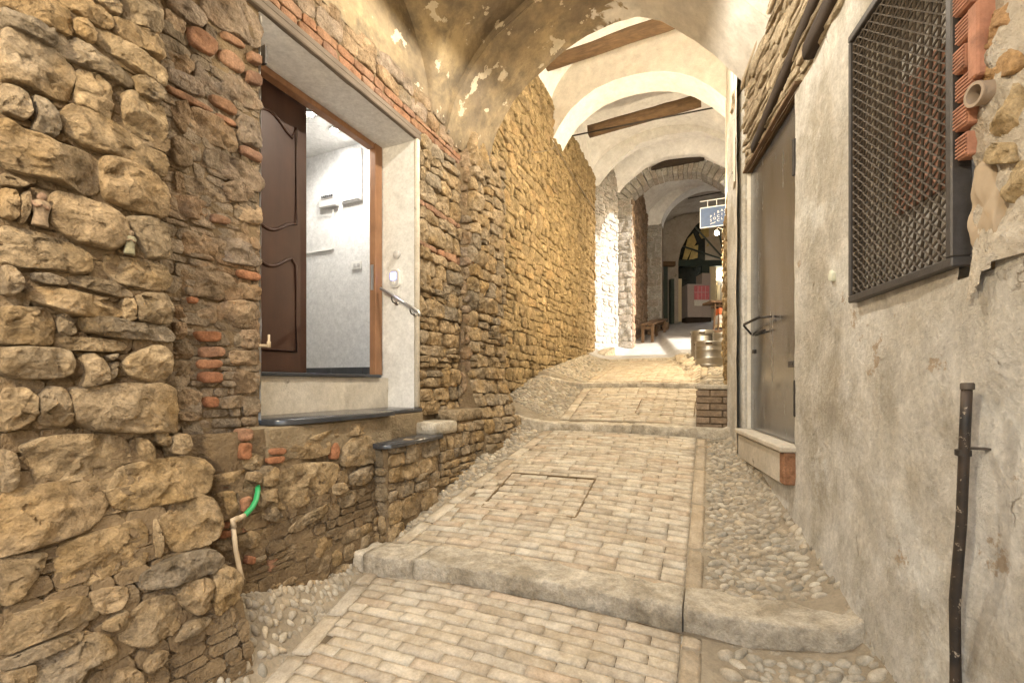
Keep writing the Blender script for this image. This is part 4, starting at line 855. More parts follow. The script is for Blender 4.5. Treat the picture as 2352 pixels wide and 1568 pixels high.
# ------------------------------------------------------------------ doorway on the left
ea, eb, ez = np.array(W(1, 0, 0)), np.array(W(0, 1, 0)), np.array((0, 0, 1.))
def BX(m, a0, a1, b0, b1, z0, z1, bev=0.0):
    return m.box(W((a0 + a1) / 2, (b0 + b1) / 2, (z0 + z1) / 2), ea * (a1 - a0) / 2, eb * (b1 - b0) / 2, ez * (z1 - z0) / 2, bev)
def one(name, mat, args, parent=None, bev=.004, smooth=False):
    m = MB(); BX(m, *args, bev); return m.obj(name, M[mat] if isinstance(mat, str) else mat, parent, smooth)
DA0, DA1, BI = 1.70, 3.08, -2.545            # opening from DA0 to DA1, door plane at BI
dr = thing('doorway', 'deep white plastered door surround with worn wooden lintel', 'doorway', W(2.4, -2.4, 0))
def rough_plane(name, F, u0, u1, v0, v1, mat, parent, flip=False, amp=.006, res=.03): return bed(name, u0, u1, v0, v1, F, mat, parent, res, amp, None, flip, 0, 7)
rough_plane('reveal', F_cross(DA1), BI - .05, -2.236, -.20, 2.03, M['white'], dr)
rough_plane('reveal', F_cross(DA0, 1), BI - .05, -2.24, -.20, 2.03, M['white'], dr, True)
rough_plane('soffit', lambda u, v, h: Wn(u, v, 2.0 - h), DA0 - .02, DA1 + .02, BI - .06, -2.225, M['white'], dr, True, .006)
rough_plane('riser', F_long(-2.50), DA0, DA1, -.21, .045, M['white_dirty'], dr)
m = MB(); BX(m, DA1 + .001, DA1 + .045, -2.245, -2.205, -.2, 2.02, .012); e = m.obj('plaster_edge', M['white_dirty'], dr, True)
one('lintel', 'lintel', (1.58, 3.24, -2.30, -2.205, 2.012, 2.055), dr, .006)
one('lintel', 'lintel', (1.60, 3.20, -2.30, -2.214, 2.058, 2.10), dr, .006)
th = one('door_threshold', 'slate', (DA0 + .005, DA1 - .12, -2.60, -2.475, .046, .070), None, .004); tag(th, 'thin black slate threshold under the brown door', 'threshold')
fr = thing('door_frame', 'reddish brown wooden door frame with steel strike plate', 'door frame', W(3.0, -2.58, .07))
one('jamb', 'frame', (2.985, DA1 - .012, -2.62, -2.555, .072, 2.0), fr); one('jamb', 'frame', (DA0 + .01, DA0 + .08, -2.70, -2.62, .072, 2.0), fr); one('head', 'frame', (DA0 + .09, 2.98, -2.63, -2.56, 1.955, 1.998), fr)
one('strike_plate', 'chrome', (2.982, 2.984, -2.605, -2.575, .78, .99), fr, 0)
# half-open leaf of the double door
lf = thing('door_leaf', 'dark mahogany door leaf with curved panel mouldings, left of the opening', 'door', W(2.05, -2.68, .08))
one('panel', 'door', (1.76, 2.375, -2.70, -2.655, .075, 2.0), lf, .004)
def mould(name, pts, r, mat, parent):
    m = MB(); m.tube([W(a, -2.654, z) for a, z in pts], r, 8); return m.obj(name, mat, parent, True)
arc = lambda z, s: [(1.86 + .42 * k / 12, z + s * (.05 * math.cos(2 * math.pi * k / 12) * (1 if k < 99 else 0))) for k in range(13)]
mould('moulding', [(1.86, .22), (2.28, .22), (2.28, .82)] + list(reversed(arc(.82, 1)))[1:] + [(1.86, .22)], .011, M['door'], lf)
mould('moulding', arc(1.06, 1) + [(2.28, 1.78)] + list(reversed(arc(1.74, -1)))[1:] + [(1.86, 1.06)], .011, M['door'], lf)
hb = thing('iron_latch', 'small pale iron pintle on the wall at the lower left of the doorway', 'latch', W(1.68, -2.22, .22))
x_, z_ = on_b(608, 785, -2.2); 
m = MB(); m.tube([W(1.66, -2.26, z_ - .02), W(1.70, -2.18, z_ - .02)], .008, 8); m.obj('arm', M['pvc'], hb, True)
m = MB(); m.lathe(W(1.70, -2.18, z_ - .03), [(.010, 0), (.010, .03), (.006, .035), (.006, .07)], 10); m.obj('pin', M['pvc'], hb, True)
ir = thing('iron_latch', 'small iron catch under the lintel at the top left of the doorway', 'latch', W(1.69, -2.21, 1.8))
one('plate', 'iron', (1.685, 1.70, -2.225, -2.19, 1.72, 1.82), ir, .002); one('tongue', 'iron', (1.70, 1.715, -2.222, -2.205, 1.735, 1.75), ir, .002)
# landing slabs
def slab(name, lab, poly, z, t, mat, r=.012):
    m = MB(); n = len(poly); c = np.mean(np.array(poly), 0)
    lev = [(0, z - t), (0.0, z - r), (-.004, z - r * .3), (-r, z)]; V = []; f = []
    for d, zz in lev:
        for p in poly:
            q = np.array(p) + (np.array(p) - c) / np.linalg.norm(np.array(p) - c) * d; V.append(W(q[0], q[1], zz))
    for i in range(3):
        for j in range(n): f.append((i * n + j, i * n + (j + 1) % n, (i + 1) * n + (j + 1) % n, (i + 1) * n + j))
    f.append(tuple(3 * n + j for j in range(n))); f.append(tuple(range(n))[::-1])
    o = mk(name, V, f, M[mat], None); autosmooth(o, 50); return tag(o, lab, 'slab')
slab('slate_slab', 'polished black slate landing slab with rounded front below the door', [(1.70, -2.498), (1.70, -2.18), (1.735, -2.12), (1.80, -2.085), (2.0, -2.06), (2.40, -2.05), (2.60, -2.05), (2.605, -2.498)][::-1], -.195, .032, 'slate')
slab('slate_slab', 'narrow black slate slab at the right end of the landing', [(2.609, -2.498), (2.609, -2.17), (3.10, -2.17), (3.10, -2.498)][::-1], -.200, .028, 'slate')
slab('slate_slab', 'dark slate step below the landing, beside the cobbled gutter', [(2.40, -2.13), (2.38, -1.99), (2.42, -1.94), (3.06, -1.94), (3.10, -1.97), (3.10, -2.13)][::-1], -.405, .03, 'slate')
m = MB(); BX(m, 1.62, 2.62, -2.24, -2.09, -.42, -.232, .01); BX(m, 2.62, 3.12, -2.24, -2.17, -.44, -.232, .01); tag(m.obj('cement_core', M['mortar_gold']), 'cement packing under the slate landing', 'masonry')
# vestibule behind the door
vb = struct('vestibule', W(2.6, -3.2, .07), 'white vestibule seen through the open door')
HC = 2.30
for nm, V, mt in (('wall', [W(3.38, -2.555, .07), W(3.38, -4.2, .07), W(3.38, -4.2, HC), W(3.38, -2.555, HC)], 'white'), ('wall', [W(1.3, -4.2, .07), W(3.38, -4.2, .07), W(3.38, -4.2, HC), W(1.3, -4.2, HC)], 'white'),
                  ('wall', [W(1.3, -2.6, .07), W(1.3, -4.2, .07), W(1.3, -4.2, HC), W(1.3, -2.6, HC)], 'white'), ('ceiling', [W(1.3, -2.6, HC), W(3.38, -2.6, HC), W(3.38, -4.2, HC), W(1.3, -4.2, HC)], 'white'),
                  ('floor', [W(1.3, -2.56, .068), W(3.38, -2.56, .068), W(3.38, -4.2, .068), W(1.3, -4.2, .068)], 'skirt'), ('wall', [W(3.07, -2.60, .07), W(3.38, -2.60, .07), W(3.38, -2.60, HC), W(3.07, -2.60, HC)], 'white'),
                  ('wall', [W(1.3, -2.58, .07), W(1.72, -2.58, .07), W(1.72, -2.58, HC), W(1.3, -2.58, HC)], 'white'), ('wall', [W(1.3, -2.59, 1.99), W(3.38, -2.59, 1.99), W(3.38, -2.59, HC), W(1.3, -2.59, HC)], 'white')):
    mk(nm, V, [(0, 1, 2, 3)], M[mt], vb)
for k in range(4): one('skirting_tile', 'skirt', (3.366, 3.378, -2.64 - .40 * (k + 1) + .006, -2.64 - .40 * k, .07, .155), vb, .002)
def face_a(x, y): b, z = on_a(x, y, 3.37); return b, z
eb_ = thing('fuse_box', 'small white fuse box with a row of breakers on the vestibule wall', 'fuse box', W(3.36, *on_a(758, 458, 3.36)))
b0, z0 = face_a(739, 482); b1_, z1_ = face_a(778, 437); one('case', 'plastic_grey', (3.33, 3.378, b0, b1_, z0, z1_), eb_, .008)
b0, z0 = face_a(746, 463); b1_, z1_ = face_a(773, 447); one('window', 'plastic_grey', (3.325, 3.3285, b0, b1_, z0, z1_), eb_, .001)
for k in range(6):
    w = (b1_ - b0) / 6; one('breaker', 'skirt', (3.318, 3.3245, b0 + w * k + .004, b0 + w * (k + 1) - .004, z0 + .012, z1_ - .012), eb_, 0)
mb_ = thing('meter_cabinet', 'tall white meter cabinet door lit by the ceiling spots', 'cabinet', W(3.36, *on_a(808, 400, 3.36)))
b0, z0 = face_a(787, 470); b1_, z1_ = face_a(832, 340); one('case', 'plastic_grey', (3.345, 3.378, b0, b1_, z0, z1_), mb_, .004); one('door', 'plastic', (3.336, 3.344, b0 + .015, b1_ - .015, z0 + .015, z1_ - .015), mb_, .003)
tk = MB(); b0, z0 = face_a(765, 482); b1_, z1_ = face_a(765, 572); b2_, z2_ = face_a(690, 575)
BX(tk, 3.362, 3.378, b0 - .008, b0 + .008, z1_, z0, .002); BX(tk, 3.362, 3.378, b2_ - .2, b0 - .0085, z1_ - .008, z1_ + .008, .002); tag(tk.obj('cable_trunking', M['plastic']), 'thin white cable trunking running down from the fuse box', 'trunking')
sw = thing('light_switch', 'white wall switch plate in the vestibule', 'switch', W(3.36, *on_a(818, 608, 3.36)))
b0, z0 = face_a(807, 620); b1_, z1_ = face_a(830, 598); one('plate', 'plastic', (3.366, 3.378, b0, b1_, z0, z1_), sw, .003)
for k in (0, 1): one('rocker', 'plastic_grey', (3.360, 3.3655, b0 + .03 + .045 * k, b0 + .062 + .045 * k, z0 + .025, z1_ - .025), sw, .002)
M['bulb_white'] = emit_mat('downlight_glass', (1, .96, .9), 60); M['bulb_warm'] = emit_mat('lantern_glass', (1, .80, .5), 60)
for i, (x, y) in enumerate(((713, 263), (768, 300))):
    k, mm = ray(x, y); Y = (HC - .012) / mm; p = (k * Y, Y, HC)
    t = thing('downlight', ['round ceiling spotlight nearer the brown door leaf, lit', 'round ceiling spotlight nearer the meter cabinet, lit'][i], 'ceiling light', p, 'vestibule downlights')
    m = MB(); m.lathe((p[0], p[1], HC - .014), [(.034, .013), (.046, .013), (.046, .006), (.036, 0), (.034, .004)], 24); m.obj('ring', M['chrome'], t, True)
    m = MB(); m.lathe((p[0], p[1], HC - .009), [(.004, -.016), (.016, -.013), (.026, -.006), (.031, .002), (.033, .008)], 20); m.obj('lens', M['bulb_white'], t, True)
    ld = bpy.data.lights.new('downlight_lamp', 'SPOT'); ld.energy = POWER['down']; ld.color = LAMP_WHITE; ld.shadow_soft_size = .035; ld.spot_size = math.radians(165); ld.spot_blend = .6
    lo = bpy.data.objects.new('downlight_lamp', ld); COL.objects.link(lo); lo.parent = t; lo.location = (0, 0, -.03)
# things on the right reveal
def reveal(x, y): return on_a(x, y, DA1 - .004)
b0, z0 = reveal(912, 585); m = MB(); m.lathe(W(DA1 - .004, b0, z0), [(.036, 0), (.036, .010), (.028, .018), (.010, .020)], 24, W(-1, 0, 0)); o = m.obj('bell_cap', M['plastic_grey'], None, True); tag(o, 'round white cap on the door reveal above the intercom', 'wall cap')
b0, z0 = reveal(909, 640); ic = thing('intercom', 'white door entry keypad with a glowing blue screen', 'intercom', W(DA1, b0, z0 - .07))
def rrect(b0, z0, w, h, r, n=6):
    P_ = []
    for cx, cz, a0 in ((w - r, h - r, 0), (-w + r, h - r, 90), (-w + r, -h + r, 180), (w - r, -h + r, 270)):
        for k in range(n + 1): q = math.radians(a0 + 90 * k / n); P_.append((b0 + cx + r * math.cos(q), z0 + cz + r * math.sin(q)))
    return P_
m = MB(); m.prism([W(DA1 - .003, b, z) for b, z in rrect(b0, z0, .052, .079, .04)], -ea * .022); m.obj('case', M['plastic'], ic)
m = MB(); m.prism([W(DA1 - .0255, b, z) for b, z in rrect(b0, z0, .044, .070, .034)], -ea * .006); m.obj('front', M['plastic_grey'], ic)
M['screen'] = emit_mat('blue_screen', (.10, .16, .95), 3.0)
m = MB(); m.prism([W(DA1 - .032, b, z) for b, z in rrect(b0 - .004, z0 + .016, .026, .028, .006)], -ea * .002); m.obj('screen', M['screen'], ic)
m = MB(); m.lathe(W(DA1 - .032, b0, z0 - .038), [(.017, 0), (.017, .003), (.013, .005)], 16, W(-1, 0, 0)); m.obj('button', M['plastic'], ic, True)
hr = thing('handrail', 'short brushed steel handrail fixed to the white reveal', 'handrail', W(DA1 - .07, -2.4, .6))
h0, h1 = np.array(W(DA1 - .075, *on_a(874, 662, DA1 - .075))), np.array(W(DA1 - .075, *on_a(962, 716, DA1 - .075)))
e1 = h1 + (h1 - h0) / np.linalg.norm(h1 - h0) * .012
m = MB(); m.tube([h0, h1, h1 + np.array((.004, .0, -.012)), h1 + np.array((.006, 0, -.035))], .0135, 12); m.obj('rail', M['chrome'], hr, True)
for s in (.30, .78):
    p = h0 + (h1 - h0) * s; w = p + ea * .070; m = MB(); m.tube([p - ez * .008, p - ez * .035, p - ez * .055 + ea * .015, p - ez * .06 + ea * .045, w - ez * .055], .0055, 8); m.obj('bracket', M['iron'], hr, True)
    m = MB(); m.lathe(w - ez * .055, [(.018, 0), (.018, .004)], 14, W(-1, 0, 0)); m.obj('rosette', M['chrome'], hr, True)
# green hose and drain pipe in the broken corner
ho = thing('drain_hose', 'short green hose joined to a thin beige pipe in the broken wall corner', 'hose', W(1.45, -2.0, -1.0))
def q3(x, y, b): a, z = on_b((x * Z) * KD, (y * Z + 1300) * KD, b); return W(a, b, z)
hp = [q3(1690, 262, -2.11), q3(1692, 310, -2.06), q3(1680, 370, -2.03), q3(1652, 420, -2.01), q3(1605, 470, -2.0)]
hs = []
for i in range(len(hp) - 1):
    for k in range(4): hs.append(np.array(hp[i]) * (1 - k / 4) + np.array(hp[i + 1]) * k / 4)
hs.append(np.array(hp[-1])); m = MB(); m.tube(hs, .0125, 12); m.obj('hose', M['hose'], ho, True)
m = MB(); m.tube([q3(1608, 466, -2.0), q3(1560, 492, -1.99)], [.011, .014], 10); m.tube([q3(1562, 490, -1.99), q3(1532, 500, -1.99), q3(1530, 545, -1.99)], .016, 10); m.obj('elbow', M['pvc'], ho, True)
m = MB(); m.tube([q3(1530, 540, -1.99), q3(1548, 700, -1.985), q3(1575, 830, -1.97), q3(1590, 890, -1.95)], .010, 10); m.obj('pipe', M['pvc'], ho, True)
# figurines standing in the joints of the near wall
M['fig_white'] = flat_mat('chipped_painted_plaster', (.24, .175, .11), .9, 0, .6, .8, 60); M['fig_red'] = flat_mat('faded_red_paint', (.22, .14, .09), .9, 0, .6, .8, 60); M['fig_green'] = flat_mat('greenish_glazed_clay', (.25, .23, .145), .9, 0, .6, .8, 60)
def figurine(x, y, h, lab, m1, m2, b=-2.085):
    a, z = on_b(x * KD, y * KD, b); p = np.array(W(a, b + .012, z)); t = thing('figurine', lab, 'figurine', p)
    def lump(o, k=.05):
        me = o.data; co = np.array([v.co[:] for v in me.vertices]); d = fbm(co * (9 / h) + x, 3)[:, None] * k * h; co = co + d * np.array((1, .6, .3)); me.vertices.foreach_set('co', co.ravel()); me.update(); return o
    def body(prof, sx, sy, c, n=18):                    # oval turned section, leaning a little
        V = []
        for r, hh in prof:
            for q in np.linspace(0, 2 * math.pi, n, endpoint=False): V.append(c + ea * math.cos(q) * r * sx + eb * math.sin(q) * r * sy + ez * hh + ea * .05 * hh)
        f = [(i * n + k, i * n + (k + 1) % n, (i + 1) * n + (k + 1) % n, (i + 1) * n + k) for i in range(len(prof) - 1) for k in range(n)]
        return V, f + [tuple(range(n))[::-1], tuple((len(prof) - 1) * n + k for k in range(n))]
    V, f = body([(.17 * h, 0), (.175 * h, .05 * h), (.15 * h, .2 * h), (.14 * h, .38 * h), (.165 * h, .52 * h), (.19 * h, .64 * h), (.15 * h, .72 * h), (.07 * h, .77 * h)], 1.15, .8, p); lump(mk('robe', V, f, m1, t))
    V, f = body([(.05 * h, .74 * h), (.10 * h, .78 * h), (.115 * h, .86 * h), (.10 * h, .94 * h), (.04 * h, 1.0 * h)], .95, .95, p); lump(mk('head', V, f, m2, t), .03)
    c = p + ez * .58 * h + eb * .13 * h
    for sg_ in (-1, 1): m = MB(); m.tube([p + ez * .66 * h + ea * sg_ * .17 * h, c + ea * sg_ * .13 * h - ez * .06 * h, c + ea * sg_ * .01 * h + ez * .02 * h], [.055 * h, .05 * h, .035 * h], 8); lump(m.obj('arm', m2, t, True), .03)
figurine(112, 664, .115, 'small chipped plaster figurine in a robe, standing in a joint of the near wall', M['fig_white'], M['fig_red'])
figurine(374, 746, .095, 'small greenish figurine tucked between two stones right of the chipped one', M['fig_green'], M['fig_white'])
# ------------------------------------------------------------------ right wall
rr = thing('rendered_wall', 'rough grey rendered wall along the right side of the alley', 'wall', R(2, 0, -1.2))
SD0, SD1, ZD0, ZD1 = 2.78, 3.85, -.375, 1.735
SW0, SW1, ZW0, ZW1 = 1.418, 2.042, .377, 1.50
PT = 1.76
def bnd(s): return .33 + .05 * math.sin(7 * s) + .03 * math.sin(17 * s + 1)
def keepR(s, z):
    if SD0 < s < SD1 and ZD0 < z < ZD1: return False
    if SW0 - .0 < s < SW1 and ZW0 < z < ZW1: return False
    if z > PT + .02 * math.sin(9 * s): return False
    if s < SW0 and z > bnd(s): return False
    return True
su = np.concatenate([np.arange(-1.6, SW0 - .01, .03), np.linspace(SW0, SW1, 22), np.arange(SW1 + .03, SD0 - .01, .03), np.linspace(SD0, SD1, 16), np.linspace(SD1 + .03, 4.36, 18)])
zv = np.concatenate([np.arange(-1.75, ZD0 - .01, .03), [ZD0], np.arange(ZD0 + .03, ZW0 - .01, .03), [ZW0], np.arange(ZW0 + .03, ZW1 - .01, .03), [ZW1], np.arange(ZW1 + .03, ZD1 - .01, .03), [ZD1, PT, PT + .03]])
U, Vv = np.meshgrid(su, zv, indexing='ij'); q = np.stack([U, Vv, 0 * U], -1)
Hh = .022 * fbm(q * 1.6, 2) + .009 * fbm(q * 7, 3) + .06 * np.clip((-.55 - Vv) / .9, 0, 1) * (1 + .6 * fbm(q * 3 + 5, 2))
near_open = np.minimum(np.minimum(np.abs(U - SD0), np.abs(U - SD1)), 1); Hh = np.where((U > SD0 - .1) & (U < SD1 + .1) & (Vv > -.6), Hh * .4, Hh)
Hh = np.where((U > SW0 - .06) & (U < SW1 + .06) & (Vv > ZW0 - .06), Hh * .35, Hh)
kp = [[keepR((su[i] + su[i + 1]) / 2, (zv[j] + zv[j + 1]) / 2) for j in range(len(zv) - 1)] for i in range(len(su) - 1)]
def render_mat():
    t = NT('rough_grey_render'); P_ = t.pos(); mp = t.n('ShaderNodeMapping'); t.set(mp.inputs[0], P_); mp.inputs['Scale'].default_value = (2.8, 2.8, 1.1)
    n1 = t.noise(1.0, mp.outputs[0], det=8, rough=.66, dist=.2); n2 = t.noise(6, det=8, rough=.74, dist=.2); n3 = t.noise(48, det=6, rough=.78); n4 = t.noise(170, det=2)
    c = t.mix(t.ramp(n1, [(.40, 0.0), (.58, 1.0)]), (.45, .41, .34), (.62, .59, .535))
    c = t.mix(t.ramp(t.noise(2.1, det=9, rough=.72, dist=.2), [(.53, 0.0), (.64, .65)]), c, (.36, .315, .245))
    c = t.mix(t.ramp(t.noise(1.6, det=9, rough=.7, dist=.2), [(.53, 0.0), (.60, .8)]), c, (.66, .645, .60))
    c = t.mix(t.ramp(t.noise(3.7, det=7, rough=.7), [(.64, 0.0), (.67, .8)]), c, (.40, .30, .20))
    wv = t.n('ShaderNodeVectorMath', operation='ADD'); t.set(wv.inputs[0], P_); ns = t.n('ShaderNodeTexNoise'); ns.inputs['Scale'].default_value = 5; ns.inputs['Detail'].default_value = 6; t.set(ns.inputs['Vector'], P_)
    sc_ = t.n('ShaderNodeVectorMath', operation='SCALE'); t.set(sc_.inputs[0], ns.outputs['Color']); sc_.inputs['Scale'].default_value = .35; t.set(wv.inputs[1], sc_.outputs[0])
    vo = t.n('ShaderNodeTexVoronoi', feature='DISTANCE_TO_EDGE'); vo.inputs['Scale'].default_value = 1.3; t.set(vo.inputs['Vector'], wv.outputs[0])
    ck = t.ramp(vo.outputs['Distance'], [(0.0, 0.0), (.006, 1.0)]); ckm = t.math('MAXIMUM', ck, t.ramp(t.noise(2.4), [(.38, 0.0), (.42, 1.0)]))
    c = t.mix(ckm, (.22, .185, .14), c)
    c = t.mix(1.0, c, t.ramp(n2, [(.25, .74), (.75, 1.24)]), 'MULTIPLY'); c = t.mix(1.0, c, t.ramp(n3, [(.30, .76), (.66, 1.14)]), 'MULTIPLY')
    h = t.math('ADD', t.math('MULTIPLY', n3, 1.0), t.math('ADD', t.math('MULTIPLY', n2, 1.2), t.math('MULTIPLY', n4, .2))); h = t.math('ADD', h, t.math('MULTIPLY', ckm, .5))
    return t.done(c, .93, t.bump(h, 1.0, .014), spec=.15)
M['render'] = render_mat()
mk('render', F_right(U.ravel(), Vv.ravel(), Hh.ravel()), grid_faces(len(su), len(zv), kp, True), M['render'], rr)
fl_ = on_r(1912, 634); stone('paint_flake', [(fl_[0] + x, fl_[1] + y) for x, y in ((-.02, -.03), (.012, -.022), (.02, .0), (.008, .035), (-.008, .012), (-.018, .02))], F_right, flat_mat('pale_green_flake', (.55, .56, .45), .8), rr, .012, 16, 5, .003, 20, .02, 0, True)
# returns of the openings
def RB(m, s0, s1, h0, h1, z0, z1, bev=0.0):
    return m.box(R((s0 + s1) / 2, (h0 + h1) / 2, (z0 + z1) / 2), np.array((*DR, 0)) * (s1 - s0) / 2, np.array((*NR, 0)) * (h1 - h0) / 2, ez * (z1 - z0) / 2, bev)
def oneR(name, mat, args, parent=None, bev=.003, smooth=False):
    m = MB(); RB(m, *args, bev); return m.obj(name, M[mat] if isinstance(mat, str) else mat, parent, smooth)
for (s0, s1, z0, z1) in ((SD0 - .05, SD0, ZD0, ZD1), (SD1, SD1 + .05, ZD0, ZD1)): oneR('door_return', M['cream'], (s0, s1, -.14, -.004, z0, z1), rr)
oneR('pilaster', M['render'], (SD1 + .004, 4.44, -.3, .030, -1.0, 2.46), rr, .014)
M['strata'] = stone_mat('layered_pale_stone', [(.52, .43, .30), (.46, .37, .255), (.56, .46, .32), (.42, .335, .23)], sc=1.2, con=.8)
rm = thing('masonry_wall', 'layered old masonry of thin stones above the metal door and window', 'wall', R(2.8, 0, 1.7))
bed('mortar', -1.6, 4.36, PT - .03, 3.0, F_right, M['mortar_gold'], rm, .06, .012, None, True, -.012)
lay(courses(1.0, 4.34, PT + .005, 2.62, (.030, .062), (.22, .75), 101, None, .004, .007), F_right, rm, (M['strata'], M['brick']), (.012, .03), 18, 5, .009, 14, 1, True)
def timber(name, lab, p0, p1, hw, hh, mat, cat='beam', n=10, wob=.012):
    p0, p1 = np.array(p0, float), np.array(p1, float); d = p1 - p0; L = np.linalg.norm(d); d /= L; s = np.cross(d, ez); s /= np.linalg.norm(s); u = np.cross(s, d); V = []; k = 12
    for i in range(n + 1):
        c = p0 + d * L * i / n + s * wob * perlin(np.array([[i * .6, L, 1.]]))[0] + u * wob * perlin(np.array([[i * .6, L, 9.]]))[0]
        for j in range(k):
            q = 2 * math.pi * (j + .5) / k; cx, cz = math.cos(q), math.sin(q); e = (abs(cx) ** 5 + abs(cz) ** 5) ** (-1 / 5)
            w = 1 + .10 * perlin(np.array([[i * .8, j * .7, L * 3]]))[0]; V.append(c + s * cx * e * hw * w + u * cz * e * hh * w)
    f = [(i * k + j, i * k + (j + 1) % k, (i + 1) * k + (j + 1) % k, (i + 1) * k + j) for i in range(n) for j in range(k)] + [tuple(range(k))[::-1], tuple(n * k + j for j in range(k))]
    o = mk(name, V, f, M[mat]); return tag(o, lab, cat)
timber('timber_lintel', 'dark weathered timber set obliquely above the metal door', R(3.55, .012, 1.80), R(1.9, .012, 2.10), .035, .045, 'beam_dark')
timber('timber_lintel', 'blackened timber end between the window and the door', R(2.52, .015, 1.80), R(1.5, .015, 1.93), .035, .05, 'beam_dark')
oneL = oneR('door_lintel', 'bench', (2.70, 3.95, -.05, .028, ZD1 + .006, ZD1 + .024), None); tag(oneL, 'thin wooden strip along the top of the metal door', 'lintel')
m = MB(); m.tube([R(3.88, .03, 2.45), R(3.8, .035, 2.49), R(3.6, .03, 2.51), R(2.9, .03, 2.55), R(2.2, .03, 2.60), R(1.6, .03, 2.65)], .016, 10); tag(m.obj('conduit', M['conduit'], None, True), 'painted conduit running under the vault above the metal door', 'conduit')
# steel door
def steel_mat():
    t = NT('scuffed_galvanised_steel'); mp = t.n('ShaderNodeMapping'); t.set(mp.inputs[0], t.pos()); mp.inputs['Scale'].default_value = (9, 9, 1.6); n = t.noise(1.0, mp.outputs[0], det=6, rough=.65)
    c = t.mix(t.ramp(n, [(.3, 0.0), (.7, 1.0)]), (.19, .195, .21), (.31, .315, .335)); r = t.ramp(n, [(.3, .14), (.7, .30)])
    return t.done(c, r, t.bump(t.noise(3, det=2), .05, .02), .9, .5)
M['steel_door'] = steel_mat()
sd = thing('metal_door', 'tall scuffed grey steel door in the right wall', 'door', R(3.3, 0, ZD0))
oneR('leaf', M['steel_door'], (SD0 + .006, SD1 - .006, -.065, -.028, ZD0 + .005, ZD1 - .01), sd, .003)
m = MB(); m.tube([R(3.70, .055, .47), R(3.30, .055, .47)], .010, 10); m.tube([R(3.80, -.02, .40), R(3.74, .05, .465), R(3.70, .055, .47)], .008, 8); m.tube([R(3.34, .055, .47), R(3.27, -.02, .47)], .008, 8); m.obj('handle', M['iron'], sd, True)
m = MB(); m.tube([R(3.74, -.02, .385), R(3.36, .0, .385)], .007, 8); m.obj('bolt', M['iron'], sd, True)
oneR('keyhole', 'iron', (3.72, 3.76, -.0275, -.015, .24, .27), sd)
hg = oneR('hinge', 'iron_grey', (SD0 + .01, SD0 + .17, -.0275, -.018, .10, .14), sd)
for k in range(3): m = MB(); m.lathe(R(SD0 + .04 + .05 * k, -.018, .12), [(.005, 0), (.005, .003)], 8, (*NR, 0)); m.obj('screw', M['iron'], hg, True)
oneR('hinge_pin', 'iron', (SD0 - .012, SD0 + .012, -.012, .012, 1.24, 1.46), sd); oneR('hinge_pin', 'iron', (SD0 - .01, SD0 + .008, -.02, .006, -.20, .02), sd)
ds = thing('door_sill', 'projecting white plastered sill with a chipped brick edge under the metal door', 'sill', R(3.3, 0, -.6))
oneR('slab', 'white_dirty', (SD0 - .02, SD1 + .06, -.10, .085, -.415, ZD0 - .001), ds, .012); oneR('front', M['white_dirty'], (SD0 + .06, SD1 + .05, -.02, .060, -.62, -.418), ds, .012); oneR('brick_edge', 'brick', (SD0 - .015, SD0 + .058, -.02, .066, -.61, -.418), ds, .01)
# window with expanded metal
wn = thing('mesh_window', 'wall opening covered by rusty expanded metal in a dark iron frame', 'window', R(1.73, 0, ZW0))
oneR('back_panel', flat_mat('grimy_board', (.34, .32, .29), .85, 0, .35, .4, 6), (SW0 + .002, SW1 - .002, -.16, -.13, ZW0 + .002, ZW1 - .002), wn, 0)
oneR('stained_board', flat_mat('stained_board', (.24, .125, .085), .85, 0, .45, .3, 9), (1.70, 1.98, -.126, -.11, .70, 1.22), wn, 0)
for a_ in ((SW0 - .02, SW1 + .004, -.02, .033, ZW0 - .024, ZW0 + .006), (SW0 - .02, SW1 + .004, -.02, .033, ZW1 - .006, ZW1 + .026)): oneR('frame_bar', 'iron_grey', a_, wn, .004)
for a_ in ((SW0 - .020, SW0 + .008, -.02, .034, ZW0 + .0065, ZW1 - .0065), (SW1 - .012, SW1 + .0045, -.02, .032, ZW0 + .0065, ZW1 - .0065)): oneR('frame_bar', 'iron_grey', a_, wn, .004)
for (s0, s1, z0, z1) in ((SW0 - .002, SW0, ZW0, ZW1), (SW1, SW1 + .002, ZW0, ZW1), (SW0, SW1, ZW0 - .002, ZW0), (SW0, SW1, ZW1, ZW1 + .002)): oneR('reveal', M['render'], (s0, s1, -.16, -.005, z0, z1), wn, 0)
m = MB(); cw, chh = .021, .038; s = SW0 + .01; col = 0
while s < SW1 - .01:                                  # zigzag strands
    z = ZW0 + .006; k = 0; P_ = []
    while z < ZW1 - .006:
        wv = cw * .46 * (1 if k % 2 else -1) * (1 if col % 2 else -1); P_.append((s + wv, z, .0035 * (1 if k % 2 else -1))); z += chh / 2; k += 1
    V = []; f = []
    for i, (a_, z_, h_) in enumerate(P_):
        V += [R(a_ - .0024, .022 + h_, z_), R(a_ + .0024, .026 + h_, z_), R(a_, .017 + h_, z_)]
        if i: o_ = 3 * i; f += [(o_ - 3, o_ - 2, o_ + 1, o_), (o_ - 2, o_ - 1, o_ + 2, o_ + 1), (o_ - 1, o_ - 3, o_, o_ + 2)]
    m.add(V, f); s += cw; col += 1
tag(m.obj('expanded_mesh', M['rust'], wn), kind='stuff')
